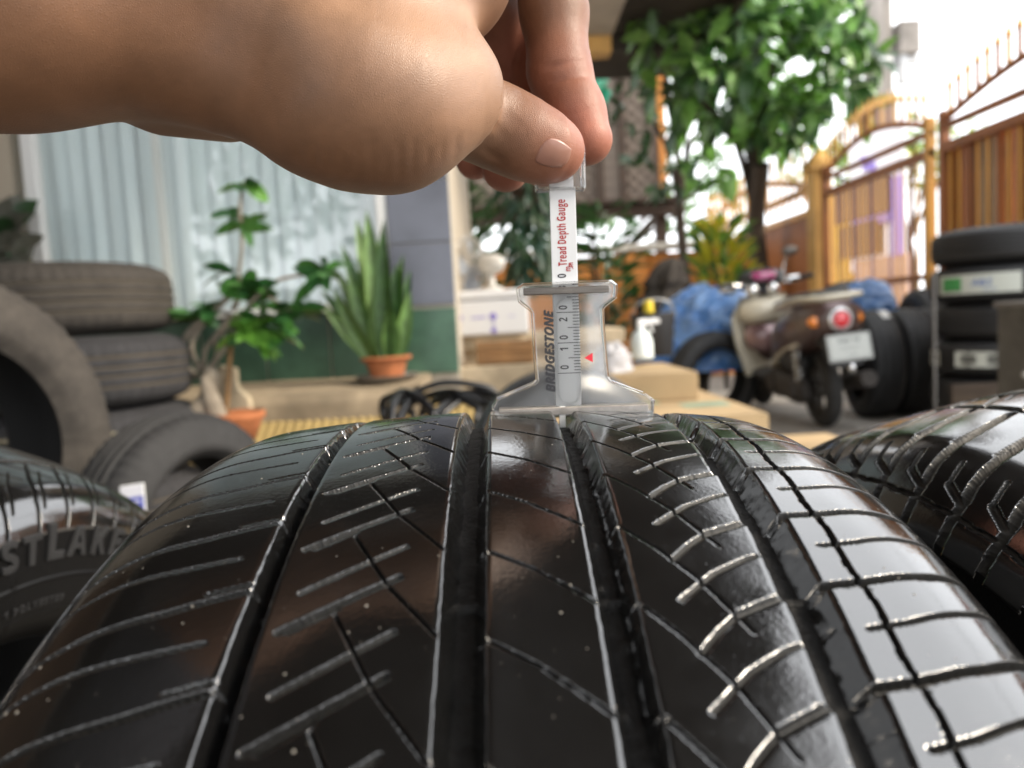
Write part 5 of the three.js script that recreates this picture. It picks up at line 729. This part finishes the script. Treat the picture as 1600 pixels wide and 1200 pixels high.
  // maker's name and the red pointer on the front face
  const zf = D / 2 + 0.2; const nm = print('BRIDGESTONE', fontB, 7.8, X(866.5), Y(545.8), ink, 0.47, 0.14, zf); nm.computeBoundingBox(); const len = nm.boundingBox.max.y - nm.boundingBox.min.y, want = Y(483.5) - Y(609), mid = Y(546.2); { const p = nm.attributes.position; for (let i = 0; i < p.count; i++) { p.setY(i, mid + (p.getY(i) - (nm.boundingBox.max.y + nm.boundingBox.min.y) / 2) * want / len); p.setX(i, X(866.5) + (p.getX(i) - X(866.5)) * (X(866.5) - X(852.5)) / (nm.boundingBox.max.x - nm.boundingBox.min.x)); } }
  part(g, 'maker_print', merge([nm, T(nm.clone(), 0.14, 0.1, 0.08), T(nm.clone(), -0.12, -0.1, 0.16)]), ink);
  part(g, 'red_pointer', T(new THREE.ShapeGeometry(new THREE.Shape([new THREE.Vector2(X(912.5), Y(558.5)), new THREE.Vector2(X(925.5), Y(565.5)), new THREE.Vector2(X(925.5), Y(551))])), 0, 0, zf), mat([0.75, 0.03, 0.05], { roughness: 0.4 }));
}
// surface nets: the zero surface of a distance field as one indexed mesh
function surfaceNet(field, lo, hi, c) {
  const nx = Math.ceil((hi.x - lo.x) / c), ny = Math.ceil((hi.y - lo.y) / c), nz = Math.ceil((hi.z - lo.z) / c), F = new Float32Array(nx * ny * nz), id = new Int32Array(nx * ny * nz).fill(-1), at3 = (i, j, k) => (k * ny + j) * nx + i;
  { // coarse pass first: skip blocks that lie wholly inside or outside
    const B = 6; for (let k0 = 0; k0 < nz; k0 += B) for (let j0 = 0; j0 < ny; j0 += B) for (let i0 = 0; i0 < nx; i0 += B) { const v = field(lo.x + (i0 + B / 2) * c, lo.y + (j0 + B / 2) * c, lo.z + (k0 + B / 2) * c), far = Math.abs(v) > B * c * 0.87 + 8; for (let k = k0; k < Math.min(nz, k0 + B); k++) for (let j = j0; j < Math.min(ny, j0 + B); j++) for (let i = i0; i < Math.min(nx, i0 + B); i++) F[at3(i, j, k)] = far ? v : field(lo.x + i * c, lo.y + j * c, lo.z + k * c); } }
  const pos = [], idx = [];
  for (let k = 0; k < nz - 1; k++) for (let j = 0; j < ny - 1; j++) for (let i = 0; i < nx - 1; i++) {
    let n = 0, sx = 0, sy = 0, sz = 0; const v = []; for (let m = 0; m < 8; m++) v.push(F[at3(i + (m & 1), j + ((m >> 1) & 1), k + (m >> 2))]);
    for (const [a, b] of [[0, 1], [2, 3], [4, 5], [6, 7], [0, 2], [1, 3], [4, 6], [5, 7], [0, 4], [1, 5], [2, 6], [3, 7]]) if ((v[a] < 0) !== (v[b] < 0)) { const t = v[a] / (v[a] - v[b]); sx += (a & 1) + ((b & 1) - (a & 1)) * t; sy += ((a >> 1) & 1) + (((b >> 1) & 1) - ((a >> 1) & 1)) * t; sz += (a >> 2) + ((b >> 2) - (a >> 2)) * t; n++; }
    if (n) { id[at3(i, j, k)] = pos.length / 3; pos.push(lo.x + (i + sx / n) * c, lo.y + (j + sy / n) * c, lo.z + (k + sz / n) * c); }
  }
  const quad = (a, b, cc, d, flip) => { if (a < 0 || b < 0 || cc < 0 || d < 0) return; if (flip) idx.push(a, b, cc, a, cc, d); else idx.push(a, cc, b, a, d, cc); };
  for (let k = 1; k < nz - 1; k++) for (let j = 1; j < ny - 1; j++) for (let i = 1; i < nx - 1; i++) {
    const s = F[at3(i, j, k)] < 0;
    if (s !== (F[at3(i + 1, j, k)] < 0)) quad(id[at3(i, j - 1, k - 1)], id[at3(i, j, k - 1)], id[at3(i, j, k)], id[at3(i, j - 1, k)], s);
    if (s !== (F[at3(i, j + 1, k)] < 0)) quad(id[at3(i - 1, j, k - 1)], id[at3(i - 1, j, k)], id[at3(i, j, k)], id[at3(i, j, k - 1)], s);
    if (s !== (F[at3(i, j, k + 1)] < 0)) quad(id[at3(i - 1, j - 1, k)], id[at3(i, j - 1, k)], id[at3(i, j, k)], id[at3(i - 1, j, k)], s);
  }
  return { pos, idx };
}
// ---------------------------------------------------------------- the hand: one continuous skin from a distance field, meshed by surface nets
{
  const J = (px, py, d, r) => [at(px, py, d).multiplyScalar(1000), r];          // joint: a point (mm) and a radius (mm)
  const chain = (...j) => j;
  const fore = chain(J(-330, -45, 0.175, 36), J(0, 0, 0.195, 30), J(300, 28, 0.216, 26.5));
  const heel = chain(J(262, 122, 0.238, 17), J(352, 128, 0.242, 18));
  const thenar = chain(J(415, 76, 0.217, 25), J(492, 122, 0.2125, 23.4), J(556, 152, 0.2105, 22.2), J(612, 166, 0.2135, 20.6), J(686, 142, 0.2235, 18.9));
  const back = chain(J(380, -40, 0.226, 31), J(560, -50, 0.226, 30), J(668, -62, 0.238, 27.5));
  const palm1 = chain(J(420, -110, 0.235, 28), J(640, -190, 0.262, 22), J(775, -180, 0.272, 16.5));
  const palm2 = chain(J(420, -110, 0.245, 26), J(620, -190, 0.285, 20), J(752, -180, 0.295, 15.5)), palm3 = chain(J(420, -80, 0.25, 24), J(600, -170, 0.305, 18), J(730, -160, 0.315, 15)), palm4 = chain(J(400, 0, 0.25, 23), J(560, -110, 0.315, 16), J(690, -120, 0.33, 13));
  const thumb = chain(J(706, 168, 0.241, 15), J(786, 202, 0.2475, 12.4), J(826, 221, 0.2475, 11.6), J(858, 233, 0.2485, 9.9), J(869, 236, 0.25, 8.4));
  const index = chain(J(775, -180, 0.272, 16), J(848, -70, 0.278, 12.2), J(866, 20, 0.2775, 11.8), J(874, 112, 0.274, 10.9), J(898, 176, 0.271, 10.2), J(917, 218, 0.268, 8.9));
  const middle = chain(J(752, -180, 0.295, 14), J(836, -40, 0.309, 11.8), J(852, 110, 0.306, 10.8), J(850, 200, 0.297, 10.2), J(848, 254, 0.29, 9.0));
  const web = chain(J(690, -80, 0.285, 20), J(792, 40, 0.308, 13), J(806, 150, 0.313, 9));
  const ring = chain(J(730, -160, 0.315, 13), J(762, 0, 0.326, 11.4), J(782, 150, 0.322, 10.6), J(790, 262, 0.314, 9.8));
  const little = chain(J(690, -120, 0.33, 12), J(718, 40, 0.338, 9.8), J(734, 160, 0.336, 9.2), J(742, 250, 0.328, 8.2));
  const seg = (x, y, z, A, B) => { const [a, ra] = A, [b, rb] = B, dx = b.x - a.x, dy = b.y - a.y, dz = b.z - a.z; let h = ((x - a.x) * dx + (y - a.y) * dy + (z - a.z) * dz) / (dx * dx + dy * dy + dz * dz); h = h < 0 ? 0 : h > 1 ? 1 : h; const ex = x - a.x - dx * h, ey = y - a.y - dy * h, ez = z - a.z - dz * h; return Math.sqrt(ex * ex + ey * ey + ez * ez) - (ra + (rb - ra) * h); };
  const smin = (a, b, k) => { const h = Math.max(k - Math.abs(a - b), 0) / k; return Math.min(a, b) - h * h * k * 0.25; };
  const ch = (x, y, z, c, k) => { let d = 1e9; for (let i = 0; i < c.length - 1; i++) d = i ? smin(d, seg(x, y, z, c[i], c[i + 1]), k) : seg(x, y, z, c[0], c[1]); return d; };
  // skin folds: lines in space that sink the skin a little
  const fold = (a, b, w, h) => ({ a: at(...a).multiplyScalar(1000), b: at(...b).multiplyScalar(1000), w, h });
  const folds = [fold([838, 108, 0.262], [918, 94, 0.266], 1.0, 0.75), fold([850, 131, 0.262], [926, 118, 0.266], 0.9, 0.55), fold([866, 186, 0.262], [934, 168, 0.262], 0.8, 0.25), fold([778, 168, 0.228], [812, 196, 0.228], 1.2, 0.35), fold([762, 184, 0.229], [800, 226, 0.229], 1.2, 0.45), fold([752, 206, 0.229], [778, 244, 0.229], 1.1, 0.4), fold([744, 228, 0.229], [800, 262, 0.231], 1.5, 0.7)];
  for (let i = 0; i < 13; i++) { const px = 470 + i * 21; folds.push(fold([px + 6, 296 - Math.abs(i - 6) * 5 + 4, 0.2], [px - 6 + i * 2, 226 - (i % 3) * 14, 0.196], 1.0, 0.2 + 0.1 * (i % 2))); }
  folds.push(fold([250, -60, 0.19], [470, 190, 0.19], 14, 3.6));
  const Rf = rng(331); for (let i = 0; i < 26; i++) { const x = 700 + 90 * Rf(), y = 120 + 120 * Rf(), a = 0.9 + (Rf() - 0.5) * 1.6, l = 9 + 12 * Rf(); folds.push(fold([x - l * Math.cos(a), y - l * Math.sin(a), 0.21], [x + l * Math.cos(a), y + l * Math.sin(a), 0.21], 0.45, 0.1 + 0.08 * Rf())); }
  for (let i = 0; i < 9; i++) { const x = 800 + i * 6, y = 176 + i * 6; folds.push(fold([x - 4 - 3 * Rf(), y - 14, 0.235], [x - 10, y + 30, 0.235], 0.4, 0.12)); }
  const field = (x, y, z) => {
    let hand = smin(ch(x, y, z, back, 10), ch(x, y, z, thenar, 10), 16); hand = smin(hand, ch(x, y, z, palm1, 8), 16); hand = smin(hand, ch(x, y, z, palm2, 8), 10); hand = smin(hand, ch(x, y, z, palm3, 8), 10); hand = smin(hand, ch(x, y, z, palm4, 8), 10); hand = smin(hand, ch(x, y, z, heel, 8), 5);
    let d = smin(hand, ch(x, y, z, fore, 10), 17);
    d = smin(d, ch(x, y, z, thumb, 5), 3.5); d = smin(d, ch(x, y, z, web, 6), 5);
    const f = [index, middle, ring, little].map(c => ch(x, y, z, c, 4)); let m = f[0]; for (let i = 1; i < 4; i++) m = smin(m, f[i], 1.2);
    return smin(d, m, 3);
  };
  const fine = (x, y, z, d) => { let s = 0; for (const q of folds) { const dx = q.b.x - q.a.x, dy = q.b.y - q.a.y, dz = q.b.z - q.a.z; let h = ((x - q.a.x) * dx + (y - q.a.y) * dy + (z - q.a.z) * dz) / (dx * dx + dy * dy + dz * dz); h = h < 0 ? 0 : h > 1 ? 1 : h; const ux = q.a.x + dx * h, uy = q.a.y + dy * h, vx = x - EYE.x * 1000, vy = y - EYE.y * 1000, vz = z - EYE.z * 1000; // distance between the line and the sight line through this point, so that folds run along the skin
      const wx = ux - EYE.x * 1000, wy = uy - EYE.y * 1000, wz = q.a.z + dz * h - EYE.z * 1000, vv = Math.hypot(vx, vy, vz), dot = (wx * vx + wy * vy + wz * vz) / vv, e2 = wx * wx + wy * wy + wz * wz - dot * dot; if (e2 < q.w * q.w * 9) { const sn = Math.sin(Math.PI * h); s += q.h * Math.exp(-e2 / (q.w * q.w)) * sn * sn * (2 - sn * sn); } } return s; };
  const all = [fore, heel, thenar, back, palm1, palm2, palm3, palm4, thumb, index, middle, ring, little].flat(), lo = V(1e9, 1e9, 1e9), hi = V(-1e9, -1e9, -1e9);
  for (const [p, r] of all) { lo.min(p.clone().subScalar(r + 13)); hi.max(p.clone().addScalar(r + 13)); }
  const { pos, idx } = surfaceNet(field, lo, hi, 1.9);
  // two rounds of subdivision where the photograph looks closely would be heavy: one, then project on the field and sink the folds
  let P = pos, I = idx;
  { const mid = new Map(), NI = [], m2 = (a, b) => { const key = a < b ? a * 4194304 + b : b * 4194304 + a; let q = mid.get(key); if (q === undefined) { q = P.length / 3; P.push((P[a * 3] + P[b * 3]) / 2, (P[a * 3 + 1] + P[b * 3 + 1]) / 2, (P[a * 3 + 2] + P[b * 3 + 2]) / 2); mid.set(key, q); } return q; }; for (let i = 0; i < I.length; i += 3) { const a = I[i], b = I[i + 1], d = I[i + 2], e = m2(a, b), f = m2(b, d), g = m2(d, a); NI.push(a, e, g, e, b, f, g, f, d, e, f, g); } I = NI; }
  const N = P.length / 3, pa = new Float32Array(N * 3), uv = new Float32Array(N * 2), col = new Float32Array(N * 3), ax = fore[1][0], axd = thenar[0][0].clone().sub(ax).normalize();
  const tips = [[thumb.at(-1)[0], 15], [index.at(-1)[0], 19], [index[3][0], 12], [middle.at(-1)[0], 22], [ring.at(-1)[0], 22], [little.at(-1)[0], 22], [middle[2][0], 26], [ring[2][0], 26]], pale = [[thenar[4][0], 24], [at(650, 60, 0.21).multiplyScalar(1000), 24], [at(560, 10, 0.2).multiplyScalar(1000), 20]];  // pale: light painted into the skin on the hand's lit top
  const side = EYE.clone().multiplyScalar(1000).sub(ax); side.addScaledVector(axd, -side.dot(axd)).normalize(); const upv = axd.clone().cross(side);
  for (let i = 0; i < N; i++) {
    let x = P[i * 3], y = P[i * 3 + 1], z = P[i * 3 + 2]; const h = 0.6; let gx, gy, gz, d;
    for (let it = 0; it < 2; it++) { d = field(x, y, z); gx = field(x + h, y, z) - field(x - h, y, z); gy = field(x, y + h, z) - field(x, y - h, z); gz = field(x, y, z + h) - field(x, y, z - h); const l = Math.hypot(gx, gy, gz) || 1; gx /= l; gy /= l; gz /= l; x -= gx * d; y -= gy * d; z -= gz * d; }
    const s = fine(x, y, z, d); x -= gx * s; y -= gy * s; z -= gz * s;
    pa[i * 3] = x / 1000; pa[i * 3 + 1] = y / 1000; pa[i * 3 + 2] = z / 1000;
    const q = V(x, y, z).sub(ax), al = q.dot(axd); const sd = q.dot(side); uv[i * 2] = al / 1000; uv[i * 2 + 1] = Math.atan2(q.dot(upv), sd + 160) * 0.175;
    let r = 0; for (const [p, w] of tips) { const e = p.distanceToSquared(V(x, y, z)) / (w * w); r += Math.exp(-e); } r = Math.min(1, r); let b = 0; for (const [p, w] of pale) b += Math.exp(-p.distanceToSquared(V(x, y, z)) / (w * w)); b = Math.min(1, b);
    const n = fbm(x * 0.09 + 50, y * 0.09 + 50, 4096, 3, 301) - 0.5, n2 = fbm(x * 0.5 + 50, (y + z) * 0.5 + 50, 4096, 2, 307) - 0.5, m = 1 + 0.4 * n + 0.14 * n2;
    const base = [0.165, 0.08, 0.041], redc = [0.33, 0.115, 0.072], litTone = [0.4, 0.24, 0.15];
    for (let k = 0; k < 3; k++) { let v = base[k] + (litTone[k] - base[k]) * b * 0.6; v += (redc[k] - v) * r * 0.8; col[i * 3 + k] = v * m; }
  }
  const ctr = V((lo.x + hi.x) / 2000, (lo.y + hi.y) / 2000, (lo.z + hi.z) / 2000);
  for (let i = 0; i < N; i++) { pa[i * 3] -= ctr.x; pa[i * 3 + 1] -= ctr.y; pa[i * 3 + 2] -= ctr.z; }
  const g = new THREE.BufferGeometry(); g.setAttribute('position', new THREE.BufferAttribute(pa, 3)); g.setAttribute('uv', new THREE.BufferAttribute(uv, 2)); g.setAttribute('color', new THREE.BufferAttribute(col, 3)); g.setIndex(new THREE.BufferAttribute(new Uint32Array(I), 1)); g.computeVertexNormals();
  const PORES = dataTex(1024, (u, v) => { let best = 9, sec = 9; const n = 56, X = u * n, Y = v * n; for (let a = -1; a < 2; a++) for (let b = -1; b < 2; b++) { const ix = Math.floor(X) + a, iy = Math.floor(Y) + b, wx = ((ix % n) + n) % n, wy = ((iy % n) + n) % n, dx = ix + hash(wx, wy, 311) - X, dy = (iy + hash(wx, wy, 313) - Y), d = Math.hypot(dx, dy); if (d < best) { sec = best; best = d; } else if (d < sec) sec = d; } const fine2 = fbm(u * 120, v * 120, 120, 2, 317); return Math.min(1, 0.2 + 1.1 * (sec - best) * 0.7 + 0.25 * fine2); });
  const skin = mat([1, 1, 1], { vertexColors: true, roughness: 0.43, bump: rep(PORES, 34), bumpScale: 0.00008, sheen: 0.2, sheenRoughness: 0.5, sheenColor: new THREE.Color(0.7, 0.5, 0.4), ior: 1.42 });
  const per = thing('person', 'bare left forearm and hand pinching the gauge knob between thumb and index finger', 'person', ctr);
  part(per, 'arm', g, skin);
  // thumbnail: a curved plate laid on the thumb tip
  const ray2 = (px, py) => { const o = EYE.clone().multiplyScalar(1000), d = ray(px, py).normalize(); let t = 180; for (let i = 0; i < 60; i++) { const v = field(o.x + d.x * t, o.y + d.y * t, o.z + d.z * t); t += v * 0.8; if (Math.abs(v) < 0.005) break; } return o.addScaledVector(d, t); };
  const C = [[856, 207], [899, 231], [882, 266], [827, 257]];
  const nail = gridGeo(19, 19, (i, j) => { const a = i / 18, b = j / 18, A = a * 2 - 1, B = b * 2 - 1, sx = (1 + A * Math.sqrt(1 - 0.5 * B * B * 0.75)) / 2, sy = (1 + B * Math.sqrt(1 - 0.5 * A * A * 0.75)) / 2; const px = (C[0][0] * (1 - sx) + C[1][0] * sx) * (1 - sy) + (C[3][0] * (1 - sx) + C[2][0] * sx) * sy, py = (C[0][1] * (1 - sx) + C[1][1] * sx) * (1 - sy) + (C[3][1] * (1 - sx) + C[2][1] * sx) * sy, p = ray2(px, py), h = 0.5; const n = V(field(p.x + h, p.y, p.z) - field(p.x - h, p.y, p.z), field(p.x, p.y + h, p.z) - field(p.x, p.y - h, p.z), field(p.x, p.y, p.z + h) - field(p.x, p.y, p.z - h)).normalize(); const edge = Math.max(Math.abs(A), Math.abs(B)), lift = edge > 0.95 ? -0.35 : 0.3 + 0.25 * (1 - edge * edge) + (A > 0.7 ? 0.1 : 0); p.addScaledVector(n, lift).multiplyScalar(0.001).sub(ctr); return [p.x, p.y, p.z, a, b]; });
  part(per, 'thumbnail', nail, mat([0.27, 0.125, 0.085], { roughness: 0.35, clearcoat: 0.3, clearcoatRoughness: 0.25 }));
  // unseen rest of the person, added to block light: upper arm, dark shirt, head
  const W = (x, y, z, r) => [V(x, y, z).multiplyScalar(1000), r], el = at(-330, -45, 0.175).multiplyScalar(1000), sl = chain([el, 40], W(-0.42, 0.72, 0.4, 52), W(-0.3, 0.98, 0.66, 66)), to = chain(W(-0.22, 0.97, 0.68, 80), W(0.14, 0.98, 0.7, 80)), to2 = chain(W(-0.04, 0.92, 0.72, 150), W(-0.04, 0.66, 0.82, 150), W(-0.04, 0.4, 0.86, 155)), ra = chain(W(0.16, 0.97, 0.68, 66), W(0.33, 0.74, 0.6, 50), W(0.2, 0.56, 0.44, 40)), hd = chain(W(-0.03, 1.13, 0.62, 72), W(-0.03, 1.22, 0.63, 84)), nk = chain(W(-0.03, 1.0, 0.7, 55), W(-0.03, 1.12, 0.65, 52));
  const mesh2 = (f, cs, c, m, name) => { const l = V(1e9, 1e9, 1e9), h = V(-1e9, -1e9, -1e9); for (const [p, r] of cs.flat()) { l.min(p.clone().subScalar(r + 30)); h.max(p.clone().addScalar(r + 30)); } const q = surfaceNet(f, l, h, c), a = new Float32Array(q.pos.length), u = new Float32Array(q.pos.length / 3 * 2); for (let i = 0; i < a.length; i += 3) { a[i] = q.pos[i] / 1000 - ctr.x; a[i + 1] = q.pos[i + 1] / 1000 - ctr.y; a[i + 2] = q.pos[i + 2] / 1000 - ctr.z; u[i / 3 * 2] = a[i]; u[i / 3 * 2 + 1] = a[i + 1] + a[i + 2]; } const g2 = new THREE.BufferGeometry(); g2.setAttribute('position', new THREE.BufferAttribute(a, 3)); g2.setAttribute('uv', new THREE.BufferAttribute(u, 2)); g2.setIndex(q.idx); g2.computeVertexNormals(); part(per, name, g2, m); };
  mesh2((x, y, z) => smin(smin(smin(ch(x, y, z, to, 20), ch(x, y, z, to2, 60), 90), ch(x, y, z, sl, 20), 30), ch(x, y, z, ra, 20), 30), [sl, to, to2, ra], 11, mat([0.05, 0.05, 0.06], { roughness: 0.95, bump: rep(N_FIBRE, 30), bumpScale: 0.0006 }), 'shirt');
  mesh2((x, y, z) => smin(ch(x, y, z, hd, 20), ch(x, y, z, nk, 10), 20), [hd, nk], 8, mat([0.3, 0.16, 0.085], { roughness: 0.55 }), 'head');
  mesh2((x, y, z) => Math.max(ch(x, y, z, hd, 20) - 9, -(y - 1185 + (z - 640) * 0.9)), [hd], 8, mat([0.012, 0.011, 0.011], { roughness: 0.6 }), 'hair');
}
renderer.render(scene, camera);
